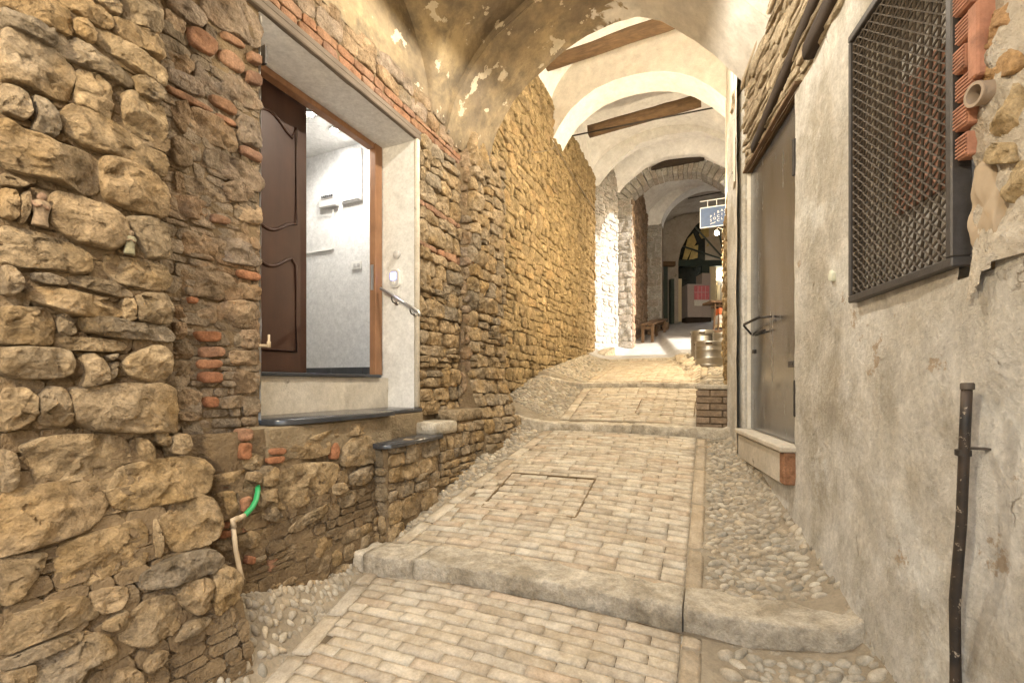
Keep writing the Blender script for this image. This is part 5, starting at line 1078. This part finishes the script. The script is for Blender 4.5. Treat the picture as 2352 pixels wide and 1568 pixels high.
# broken masonry right of the window
bm_ = thing('masonry_patch', 'exposed ochre stones and smeared mortar right of the window', 'wall', R(1.1, 0, .5))
M['mortar_smear'] = plaster_mat('smeared_pale_mortar', (.52, .47, .39), (.40, .345, .27), patch=(.58, .54, .48), pth=(.55, .7), sc=3.5, bump=1.0, bd=.018, fine=50)
M['ochre'] = stone_mat('ochre_stone', [(.44, .29, .15), (.42, .33, .20), (.46, .35, .21), (.40, .25, .13)], dark=.75, bump=.7)
bed('mortar', -1.6, SW0 - .07, .24, PT, F_right, M['mortar_smear'], bm_, .018, .04, lambda u, v: v > bnd(u) - .05 + .03 * math.sin(31 * u), True, .012, 6)
bed('edge_mortar', SW0 - .072, SW0 - .03, .30, PT, F_right, M['mortar_gold'], bm_, .02, .012, None, True, -.06, 5)
for pl in ([(2262, 60), (2340, 0), (2352, 60), (2290, 110)], [(2245, 130), (2352, 110), (2352, 165), (2250, 185)], [(2300, 240), (2352, 190), (2352, 300), (2330, 330), (2290, 290)], [(2330, 380), (2380, 370), (2380, 470), (2325, 455)], [(2285, 330), (2340, 330), (2352, 372), (2280, 372)], [(2400, 60), (2500, 20), (2500, 160), (2400, 180)], [(2400, 220), (2520, 210), (2500, 340), (2400, 330)]):
    stone('stone', [on_r(x, y) for x, y in pl], F_right, M['ochre'], bm_, .026, 40, 10, .012, 9, .04, 4, True, 2, 1.18)
pp = [on_r(x, y) for x, y in ((2238, 400), (2275, 378), (2296, 470), (2302, 545), (2258, 575), (2240, 560))]; stone('plaster_smear', pp, F_right, flat_mat('brown_smooth_plaster', (.36, .285, .20), .85, 0, .15, .2, 8), bm_, .010, 40, 8, .010, 9, .04, 2, True, 2, 1.2)
for k in range(6):                                    # broken hollow tiles beside the frame
    z0 = .66 + k * .085; ex = .012 * (k % 3)
    t = MB(); RB(t, 1.335 - ex, 1.378, -.03, .034 + .006 * (k % 2), z0, z0 + .07, .004); o = t.obj('hollow_tile', M['terracotta'], bm_)
    for j in range(6): tt = MB(); RB(tt, 1.333 - ex, 1.376, .0345 + .006 * (k % 2), .0375 + .006 * (k % 2), z0 + .006 + j * .0105, z0 + .011 + j * .0105, 0); tt.obj('ridge', M['terracotta'], o)
oneR('hollow_tile', 'terracotta', (1.285, 1.325, -.02, .04, .86, 1.07), bm_, .005)
ps = thing('clay_pipe', 'stub of clay pipe poking from the masonry beside the window', 'pipe', R(1.30, .02, .80))
c0 = np.array(R(1.285, -.04, .805)); c1 = np.array(R(1.275, .055, .80)); ax = (c1 - c0) / np.linalg.norm(c1 - c0); L = np.linalg.norm(c1 - c0)
m = MB(); n_ = 22; m.lathe(c0, [(.030, 0), (.0305, L - .008), (.0325, L - .006), (.0325, L), (.024, L), (.023, L - .05), (.002, L - .06)], n_, tuple(ax)); m.obj('barrel', M['clay_dark'], ps, deg=40)
# iron pipe
ip = thing('iron_pipe', 'flaking black iron standpipe fixed to the right wall', 'pipe', R(1.36, .08, -1.4))
t = NT('flaking_black_paint'); nn = t.noise(38, det=6, rough=.7); M['flaky'] = t.done(t.mix(t.ramp(nn, [(.60, 0.0), (.64, 1.0)]), t.mix(t.ramp(t.noise(7), [(.4, 0.), (.6, 1.)]), (.022, .02, .018), (.06, .042, .03)), (.36, .30, .23)), .55, t.bump(nn, .5, .003), .2, .4)
def rp(x, y, h): k, mm = ray(x, y); A_ = np.array(R(0, h, 0)); Y = (A_[0] - RS * A_[1] ) / (k - RS); return (k * Y, Y, mm * Y)
m = MB(); m.tube([rp(2221, 885, .06), rp(2216, 1000, .06), rp(2208, 1200, .055), rp(2193, 1380, .05), rp(2195, 1560, .045), rp(2192, 1700, .045)], [.0125] * 3 + [.0135] * 3, 14); m.obj('tube', M['flaky'], ip, True)
tp = rp(2222, 890, .06); m = MB(); m.lathe(tp, [(.0135, -.006), (.0155, -.004), (.0155, .010), (.0135, .013), (.0120, .014), (.0100, .004)], 16); m.obj('collar', M['rust'], ip, deg=40)
cp = np.array(rp(2212, 1036, .058)); m = MB(); m.lathe(cp, [(.0135, -.014), (.018, -.012), (.018, .004), (.0135, .006)], 14); m.obj('clamp', M['iron'], ip, deg=40)
m = MB(); m.box(cp + np.array((*NR, 0)) * -.03 + np.array((*DR, 0)) * -.006 + ez * .010, np.array((*NR, 0)) * .035, np.array((*DR, 0)) * .012, ez * .003, .001); m.obj('bracket', M['rust'], ip)
# ------------------------------------------------------------------ beams, rods, cables
def AB(a, x, y): b, z = on_a(x, y, a); return W(a, b, z)
p0 = AB(6.5, 1262, 146); p1 = AB(6.5, 1535, 52); d = np.array(p1) - np.array(p0)
timber('timber_beam', 'old chestnut beam across the tall bay behind the first arch', np.array(p0) - d * .06, np.array(p0) + d * 1.45, .07, .085, 'beam', wob=.03)
p0 = AB(8.3, 1352, 303); p1 = AB(8.3, 1610, 230); d = np.array(p1) - np.array(p0)
timber('timber_beam', 'grey-brown beam crossing the white vault above the iron tie rod', np.array(p0), np.array(p1), .10, .085, 'beam', wob=.02)
def rod(a, q0, q1, r, lab, ext=0.0):
    p0, p1 = np.array(AB(a, *q0)), np.array(AB(a, *q1)); m = MB(); m.tube([p0, (p0 + p1) / 2 + np.array((0, 0, .004)), p1 + (p1 - p0) * ext], r, 8); return tag(m.obj('tie_rod', M['iron'], None, True), lab, 'tie rod')
rod(7.9, (1301, 315), (1664, 243), .013, 'long iron tie rod under the grey-brown beam')
rod(11.3, (1440, 402), (1655, 376), .014, 'iron tie rod across the crown of the stone arch')
rod(13.8, (1580, 456), (1675, 438), .018, 'iron tie rod in the far bay above the hanging sign')
cb = []
for (x, y, a, b) in ((1030, 300, 3.55, -2.2), (1050, 316, 3.8, -2.17), (1085, 345, 4.0, -2.12), (1105, 360, 4.1, -2.10), (1128, 369, 4.22, -2.09)):
    cb.append(W(a, *on_a(x, y, a)))
m = MB(); m.tube(cb, .010, 8); m.tube([np.array(q) - ez * .022 + np.array(W(-.01, .0, 0)) for q in cb[:-1]], .007, 8); tag(m.obj('cable', M['cable'], None, True), 'pair of grey cables sagging over the pier of the first arch', 'cable')
cb = [W(a, -2.318, z) for a, z in [on_b(x, y, -2.318) for x, y in ((1205, 345), (1235, 350), (1262, 345), (1275, 338))]]
m = MB(); m.tube(cb, .006, 6); m.tube([W(6.9, -2.31, on_b(1270, 325, -2.31)[1]), W(7.4, -2.31, on_b(1290, 360, -2.31)[1]), W(8.6, -2.31, on_b(1325, 420, -2.31)[1]), W(9.8, -2.31, on_b(1358, 470, -2.31)[1])], .008, 6)
tag(m.obj('cable', M['cable'], None, True), 'thin cables clipped along the golden wall', 'cable')
# ------------------------------------------------------------------ lamps
def lantern(name, lab, p, out, power, col, r=.05, wall=.12):
    p = np.array(p, float); out = np.array(out, float); t = thing(name, lab, 'lamp', p)
    w = p - out * wall; m = MB(); m.lathe(w, [(.045, 0), (.045, .012), (.02, .016)], 16, tuple(out)); m.obj('wall_plate', M['iron'], t, True)
    m = MB(); m.tube([w + out * .01, w + out * .03 + ez * .05, p - out * .02 + ez * (r + .05), p + ez * (r + .03)], .008, 8); m.obj('arm', M['iron'], t, True)
    m = MB(); m.lathe(p + ez * (r - .008), [(r * .55, 0), (r * .9, .004), (r * .5, .03), (.012, .045)], 16); m.obj('cap', M['iron'], t, True)
    prof = [(r * math.sin(q), -r * math.cos(q)) for q in np.linspace(.05, 2.5, 10)]
    m = MB(); m.lathe(p, prof, 18); m.obj('globe', M['bulb_warm'], t, True)
    ld = bpy.data.lights.new(name + '_bulb', 'POINT'); ld.energy = power; ld.color = col; ld.shadow_soft_size = r
    lo = bpy.data.objects.new(name + '_bulb', ld); COL.objects.link(lo); lo.parent = t; lo.location = tuple(out * (r + .03) - ez * (r + .01)); return t
q = on_a(1667, 533, 6.9)
lantern('wall_lantern', 'small glowing wall lamp at the wall corner under the hanging sign', W(6.9, .08, on_a(1667, 533, 6.9)[1]), -eb, POWER['lantern'], LAMP_WARM, .028, .10)
lantern('wall_lantern', 'wall lamp on the far side of the first arch, above its crown', W(4.34, -.35, 3.62), ea, POWER['gold'], LAMP_SOFT, .06, .13)  # unseen lamp, assumed here to light the golden wall from above
lantern('wall_lantern', 'wall lamp high on the near wall, behind the viewer', W(-1.0, -1.35, 1.95), eb, POWER['near'], LAMP_WARM, .07, .7)  # assumed out-of-view lamp that gives the near wall its warm grazing light
hl = thing('hanging_lantern', 'lantern hanging on a rod from the crown of the near vault', 'lamp', W(2.7, -.9, 2.75)); pc_ = np.array(W(2.7, -.9, 2.75))  # unseen lantern, added so the kerb tops come out brighter than their fronts
m = MB(); m.tube([pc_ + ez * .09, pc_ + ez * .62], .006, 8); m.obj('rod', M['iron'], hl, True)
m = MB(); m.lathe(pc_ + ez * .04, [(.205, -.085), (.21, -.08), (.13, -.02), (.05, .03), (.014, .05), (.012, .045), (.045, .02), (.125, -.03), (.20, -.085)], 28); m.obj('shade', M['iron'], hl, True)  # wide opaque shade, added to keep this light off the vault
m = MB(); m.lathe(pc_, [(.004, -.032), (.018, -.028), (.028, -.012), (.028, .004), (.016, .03)], 16); m.obj('globe', M['bulb_warm'], hl, True)
ld = bpy.data.lights.new('lantern_bulb', 'POINT'); ld.energy = POWER['hang']; ld.color = (1.0, .91, .76); ld.shadow_soft_size = .02; lo = bpy.data.objects.new('lantern_bulb', ld); COL.objects.link(lo); lo.parent = hl; lo.location = (0, 0, -.055)
# ------------------------------------------------------------------ writing
def text(s, p, xd, yd, size, mat, parent, ext=.002, name='letter'):
    cu = bpy.data.curves.new(name, 'FONT'); cu.body = s; cu.size = size; cu.extrude = ext; cu.align_x = 'CENTER'; cu.align_y = 'CENTER'; cu.materials.append(mat); cu.resolution_u = 3
    o0 = bpy.data.objects.new(name + '_curve', cu); COL.objects.link(o0); bpy.context.view_layer.update()
    me = bpy.data.meshes.new_from_object(o0.evaluated_get(bpy.context.evaluated_depsgraph_get())); bpy.data.objects.remove(o0); bpy.data.curves.remove(cu); me.name = name
    o = bpy.data.objects.new(name, me); COL.objects.link(o); x = Vector(xd).normalized(); y = Vector(yd).normalized(); z = x.cross(y); pl = Vector(wloc(parent)); o.parent = parent; q = Vector(p) - pl
    o.matrix_local = Matrix(((x[0], y[0], z[0], q[0]), (x[1], y[1], z[1], q[1]), (x[2], y[2], z[2], q[2]), (0, 0, 0, 1))); return o
M['navy'] = flat_mat('navy_enamel', (.075, .115, .22), .45, 0, .15); M['sign_white'] = flat_mat('white_sign_paint', (.75, .75, .76), .5, 0, .03)
AS = 8.8
def sg(x, y): return on_a((2020 + x * .10204) * KD, (560 + y * .10204) * KD, AS)
s0, s1 = sg(300, 490), sg(300, 1075); s2 = sg(1110, 362)
sn = thing('hanging_sign', 'navy blue hanging sign with white lettering and white border', 'sign', W(AS, s0[0] + .3, s1[1]))
bw = 1.25 * (s2[0] - s0[0]); zt, zb = s0[1], s1[1]
one('board', 'navy', (AS, AS + .03, s0[0], s0[0] + bw, zb, zt), sn, .003)
for args in ((AS - .006, AS + .0, s0[0], s0[0] + .014, zb, zt), (AS - .006, AS + .0, s0[0] + bw - .014, s0[0] + bw, zb, zt), (AS - .006, AS + .0, s0[0] + .0145, s0[0] + bw - .0145, zt - .014, zt), (AS - .006, AS + .0, s0[0] + .0145, s0[0] + bw - .0145, zb, zb + .014)): one('border', 'sign_white', args, sn, 0)
for ch_, x, y in (('P', 615, 735), ('S', 615, 845), ('I', 718, 668), ('O', 718, 785), ('B', 825, 598), ('C', 825, 722), ('C', 825, 835), ('A', 930, 552), ('I', 930, 662), ('L', 930, 782), ('O', 1040, 602), ('R', 1040, 715)):
    b, z = sg(x, y); text(ch_, W(AS - .004, b, z), eb, ez, .064, M['sign_white'], sn)
for pts in (((595, 955), (640, 925), (690, 915), (745, 878)), ((995, 545), (1040, 500), (1080, 485), (1125, 482))):
    m = MB(); m.tube([W(AS - .004, *sg(*q)) for q in pts], .006, 6); m.obj('wave', M['sign_white'], sn, True)
rz = sg(300, 305); rz2 = sg(1130, 120); m = MB(); dz = (rz2[1] - rz[1]); m.tube([W(AS, rz[0], rz[1]), W(AS, rz[0] + bw * 1.1, rz[1] + .0)], .008, 8); m.obj('rail', M['sign_white'], sn, True)
for x in (520, 780, 1100): b, _z = sg(x, 300); m = MB(); m.tube([W(AS + .01, b, zt), W(AS, b, rz[1])], .006, 6); m.obj('hanger', M['sign_white'], sn, True)
plq = thing('street_plaque', 'cream plaster street plaque with black capitals on the wall corner', 'plaque', W(5.6, .19, 1.9))
a_, z_ = on_b(1684, 398, .19); one('panel', 'cream', (a_ - .28, a_ + .55, .182, .196, z_ - .19, z_ + .24), plq, .012)
text('LL', W(a_, .180, z_ + .02), -ea, ez, .17, M['beam_dark'], plq)
# ------------------------------------------------------------------ kegs and brick block
def keg(a, b, r, h, lab, band=None):
    z = float(zf(a)) + float(bank(np.array([a]), np.array([b]))[0]) - .004; p = np.array(W(a, b, z)); t = thing('beer_keg', lab, 'keg', p, 'steel beer kegs')
    R_ = r; pr_ = [(R_ * .80, .022 * h), (R_ * .93, .05 * h), (R_ * .985, .10 * h), (R_ * .985, .28 * h), (R_ * .995, .30 * h), (R_ * 1.02, .33 * h), (R_ * .995, .36 * h), (R_ * .985, .38 * h), (R_ * .985, .60 * h), (R_ * .995, .62 * h), (R_ * 1.02, .65 * h), (R_ * .995, .68 * h), (R_ * .985, .70 * h), (R_ * .985, .80 * h), (R_ * .95, .86 * h), (R_ * .75, .90 * h), (R_ * .3, .92 * h)]
    m = MB(); m.lathe(p, pr_, 36); m.obj('barrel', M['keg'], t, deg=50)
    for z0, z1 in ((0, .11), (.80, 1.0)):
        m = MB(); n = 36; V = []; f = []
        ring = [(R_ * .965, z0 * h), (R_ * 1.0, z0 * h + .006), (R_ * 1.0, z1 * h - .008), (R_ * .985, z1 * h), (R_ * .95, z1 * h - .006), (R_ * .955, z0 * h + .01)]
        for (rr_, zz) in ring:
            for j in range(n): an = 2 * math.pi * j / n; V.append(p + np.array((rr_ * math.cos(an), rr_ * math.sin(an), zz)))
        for i in range(6):
            for j in range(n):
                f.append((i * n + j, i * n + (j + 1) % n, ((i + 1) % 6) * n + (j + 1) % n, ((i + 1) % 6) * n + j))
        m.add(V, f); c = m.obj('chime', M['keg'], t, deg=50)
        if z0 > .5:
            for an in (-2.0, .4, 2.6):
                o_ = p + np.array((R_ * 1.0 * math.cos(an), R_ * 1.0 * math.sin(an), .905 * h)); tang = np.array((-math.sin(an), math.cos(an), 0)); g_ = MB(); g_.box(o_, tang * .045, np.array((math.cos(an), math.sin(an), 0)) * .004, ez * .014, .003); g_.obj('hand_hole', M['beam_dark'], c)
    m = MB(); m.lathe(p + ez * .90 * h, [(.03, 0), (.03, .03), (.02, .035), (.02, .05)], 14); m.obj('valve', M['iron_grey'], t, True)
keg(7.42, -.02, .200, .375, 'front stainless beer keg standing alone on the cobbles')
keg(8.3, -.13, .185, .50, 'stainless beer keg second in line, behind the front one')
keg(8.12, .21, .185, .46, 'stainless beer keg against the wall, rightmost and half hidden')
bk = thing('brick_block', 'low brick block with a pale stone top against the right wall', 'brick block', W(5.0, .03, -.42))
one('core', 'mortar', (4.80, 5.28, -.115, .195, -.50, -.06), bk, 0); one('top_slab', 'kerb', (4.765, 5.30, -.14, .198, -.058, -.015), bk, .010)
for k in range(6):
    z0 = -.46 + k * .066; off = .0 if k % 2 else .11; xs = [-.135, -.135 + .13 + off, .195]
    for i in range(2): m = MB(); BX(m, 4.775, 4.86, xs[i] + .004, xs[i + 1] - .004, z0 + .004, z0 + .062, .006); m.obj('brick', M['brick_brown'], bk)
    for i in range(2): m = MB(); BX(m, 4.865 + .21 * i, 4.865 + .21 * (i + 1) - .008, -.133, -.05, z0 + .004, z0 + .062, .006); m.obj('brick', M['brick_brown'], bk)
# ------------------------------------------------------------------ bench, rack, bar
bn = thing('wooden_bench', 'rough wooden bench against the left wall in the far bay', 'bench', W(12.9, -1.4, 1.2))
def pt(a, b, h): return np.array(W(a, b, float(zf(a)) + h))
for k in range(2):
    m = MB(); A_, B_ = pt(12.05, -1.42 - .17 * k, .46), pt(13.7, -1.20 - .17 * k, .46); d = (B_ - A_) / 2; s = np.cross(d / np.linalg.norm(d), ez); m.box((A_ + B_) / 2, d, s * .08, ez * .022, .006); m.obj('plank', M['bench'], bn)
for a, b in ((12.18, -1.38), (12.18, -1.62), (13.5, -1.2), (13.5, -1.42)): m = MB(); c = pt(a, b, .21); m.box(c, ea * .035, eb * .035, ez * .23, .005); m.obj('leg', M['bench'], bn)
for a, b in ((12.18, -1.5), (13.5, -1.31)): m = MB(); m.box(pt(a, b, .36), ea * .02, eb * .16, ez * .035, .004); m.obj('rail', M['bench'], bn)
YR = 10.9
def P(x, y, Y): k, mm = ray(x, y); return np.array((k * Y, Y, mm * Y))
def PB(name, mat, x0, x1, y0, y1, Y, dep, parent, bev=.004):
    a, b = P(x0, y1, Y), P(x1, y0, Y); m = MB(); c = (a + b) / 2; c[1] += dep / 2; m.box(c, (abs(b[0] - a[0]) / 2, 0, 0), (0, dep / 2, 0), (0, 0, abs(b[2] - a[2]) / 2), bev); return m.obj(name, M[mat] if isinstance(mat, str) else mat, parent)
M['orange'] = flat_mat('orange_print', (.60, .15, .05), .6, 0, .25, 0, 30); M['paper'] = flat_mat('printed_paper', (.62, .60, .56), .7, 0, .25, 0, 40); M['mauve'] = flat_mat('mauve_grey_paint', (.36, .31, .29), .6, 0, .05); M['dark_green'] = flat_mat('dark_green_paint', (.035, .05, .04), .4, 0, .3)
M['cream_paint'] = flat_mat('cream_paint', (.66, .56, .36), .6, 0, .08); M['pink'] = flat_mat('pink_poster_print', (.55, .16, .19), .7, 0, .3, 0, 12); M['glass_dark'] = flat_mat('dark_shop_glass', (.02, .022, .018), .12, 0, .4, 0, 6, .6); M['gold_paint'] = flat_mat('ochre_gilding', (.42, .32, .12), .5, 0, .3, 0, 8)
rk = thing('wooden_rack', 'slanted wooden display rack with orange and white printed boxes', 'rack', P(1660, 768, YR))
for x in (1640, 1650): m = MB(); m.tube([P(x - 1, 764, YR + .0), P(x + 3, 696, YR + .15)], .022, 6); m.obj('post', M['bench'], rk)
for x in (1684, 1694): m = MB(); m.tube([P(x, 764, YR), P(x, 696, YR + .15)], .022, 6); m.obj('post', M['bench'], rk)
PB('top_board', 'bench', 1633, 1698, 689, 694, YR, .5, rk); PB('shelf', 'bench', 1635, 1698, 757, 765, YR - .05, .5, rk); PB('shelf', 'bench', 1646, 1698, 700, 704, YR + .1, .3, rk)
for nm, mt, x0, x1, y0, y1 in (('printed_box', 'orange', 1652, 1690, 707, 721), ('printed_box', 'paper', 1652, 1690, 722.5, 731), ('printed_box', 'paper', 1651, 1690, 732, 742), ('printed_box', 'cream_paint', 1651, 1690, 743, 751)): 
    o = PB(nm, mt, x0, x1, y0, y1, YR + .05, .25, None); tag(o, {'orange': 'orange printed box on the wooden rack', 'cream_paint': 'cream printed box lowest on the wooden rack'}.get(mt, 'white printed box on the wooden rack below the orange one' if y0 < 730 else 'second white printed box on the wooden rack, above the cream one'), 'box')
cr = PB('crate', 'paper', 1628, 1690, 766.5, 779, YR - .4, .4, None, .01); tag(cr, 'pale crate of papers under the wooden rack, behind the kegs', 'crate')
br = thing('shop_facade', 'dark arched shop front with cream post and lit window at the end of the alley', 'shop front', P(1610, 750, 15.6))
YB = 15.7
ARC = [(1558, 640), (1558, 600), (1564, 572), (1578, 545), (1598, 518), (1625, 494), (1655, 478), (1690, 470), (1730, 475)]
poly = [(1500, 780), (1500, 380), (1760, 380), (1760, 475)] + ARC[::-1] + [(1558, 780)]
m = MB(); 
top = [(1500, 380), (1530, 380), (1560, 380), (1590, 380), (1620, 380), (1650, 380), (1680, 380), (1700, 380), (1730, 380)]
V = []
for (x0_, y0_), (x1_, y1_) in zip(top, ARC): V += [P(x0_, y0_, YB), P(x1_, y1_, YB)]
mk('spandrel', V, [(2 * i, 2 * i + 1, 2 * i + 3, 2 * i + 2) for i in range(8)], M['grey_plaster'], br)
mk('left_return', [P(1500, 380, YB), P(1500, 780, YB), P(1558, 780, YB), P(1558, 640, YB)], [(0, 1, 2, 3)], M['grey_plaster'], br)
V = []
for x, y in ARC: V += [P(x, y, YB), P(x, y, YB) + np.array((0, 1.0, 0))]
mk('arch_reveal', V, [(2 * i, 2 * i + 1, 2 * i + 3, 2 * i + 2) for i in range(8)], M['grey_plaster'], br)
YG = YB + .5
PB('back_glass', 'glass_dark', 1540, 1740, 440, 790, YG + .35, .03, br, 0)
PB('transom', 'dark_green', 1552, 1720, 597, 611, YG, .12, br); PB('transom', 'dark_green', 1612, 1634, 611, 627, YG, .12, br)
for a0_ in range(5):
    an = math.radians(18 + 30 * a0_); c = P(1665, 597, YG); e = c + np.array((-math.cos(an) * 1.7, 0, math.sin(an) * 1.7)); m = MB(); m.tube([c, e], .03, 6); m.obj('fan_bar', M['dark_green'], br)
for pl in ([(1568, 595), (1580, 548), (1592, 536), (1600, 556), (1588, 575), (1578, 596)], [(1583, 596), (1592, 566), (1604, 562), (1602, 592)], [(1606, 538), (1612, 524), (1640, 512), (1668, 512), (1640, 540), (1612, 548)], [(1622, 566), (1630, 552), (1648, 548), (1640, 562)], [(1640, 592), (1645, 580), (1690, 575), (1690, 590)]):
    m = MB(); m.prism([P(x, y, YG + .30) for x, y in pl], (0, .03, 0)); m.obj('painted_pane', M['gold_paint'], br)  # yellow reflections in the glass, put in as flat ochre shapes
PB('post', 'cream_paint', 1631, 1645, 612, 702, YG - .05, .15, br); PB('post', 'cream_paint', 1556, 1566, 640, 745, YG - .05, .1, br)
PB('left_pilaster', 'dark_green', 1522, 1534, 612, 752, YB - .25, .2, br); PB('left_pilaster', 'dark_green', 1541, 1549, 640, 752, YB - .25, .2, br); PB('left_beam', 'beam', 1516, 1552, 600, 610, YB - .25, .2, br)
M['lit'] = emit_mat('lit_window_pane', (1, .93, .8), 4.0)
PB('lit_pane', 'lit', 1656, 1676, 624, 642, YG + .2, .02, br, 0)
ld = bpy.data.lights.new('pane_light', 'POINT'); ld.energy = POWER['bar']; ld.color = LAMP_SOFT; ld.shadow_soft_size = .1; lo = bpy.data.objects.new('pane_light', ld); COL.objects.link(lo); lo.parent = br; lo.location = tuple(P(1660, 633, YG + .05) - np.array(wloc(br)))
PB('menu_board', 'cream_paint', 1647, 1690, 652, 702, YG + .15, .04, br)
for k in range(6): PB('hanging_glass', 'chrome', 1650 + 5 * k, 1652.5 + 5 * k, 640, 655, YG + .1, .05, br, .003)
ct = thing('bar_counter', 'stepped mauve-grey counter front with a dark kick board', 'counter', P(1610, 745, 15.2))
PB('panel', 'mauve', 1579, 1612.0, 652, 728, 15.2, .5, ct); PB('panel', 'mauve', 1612.4, 1632, 627, 728, 15.2, .5, ct); PB('kick_board', 'beam_dark', 1576, 1634, 728.5, 748, 15.25, .4, ct)
po = thing('poster', 'pink framed poster with a white caption strip on the mauve counter', 'poster', P(1612, 700, 15.17))
PB('print', 'pink', 1595, 1629, 656, 688, 15.17, .02, po, 0); PB('caption', 'paper', 1595, 1629, 688.4, 702, 15.17, .02, po, 0)
for x in (1603, 1611.5, 1620): PB('grid_line', 'paper', x, x + .6, 657, 687, 15.165, .004, po, 0)
PB('grid_line', 'paper', 1596, 1628, 671, 671.6, 15.16, .004, po, 0)
# ------------------------------------------------------------------ unseen slabs and blocks added to keep stray light out of the passage
hs = thing('upper_house', 'house storeys built over the vaulted alley', 'house', W(8, -1, 6.6))
M['house'] = plaster_mat('weathered_house_render', (.50, .44, .35), (.42, .36, .28), sc=.6)
one('floor_slab', 'house', (.2, 11.4, -4.9, 1.65, 6.7, 7.1), hs, 0); one('floor_slab', 'house', (11.404, 14.5, -4.9, 1.0, 6.7, 7.1), hs, 0); one('floor_slab', 'house', (14.504, 18.4, -4.9, 2.55, 6.7, 7.1), hs, 0); one('left_block', 'house', (.2, 18.4, -5.2, -4.6, -4, 6.69), hs, 0)
one('right_block', 'house', (.2, 9.15, 1.75, 5.5, -4, 9), hs, 0); one('right_block', 'house', (11.5, 18.4, 2.6, 6.5, -1, 9), hs, 0); one('end_block', 'house', (18.0, 18.38, -4.55, 1.15, -1, 6.69), hs, 0)  # far right block stops direct sun and leaves a gap for skylight
m = MB(); m.add([W(.205, -4.9, 2.3), W(.205, 1.74, 2.3), W(.205, 1.74, 6.69), W(.205, -4.9, 6.69)], [(0, 1, 2, 3)]); m.obj('front_wall', M['house'], hs)
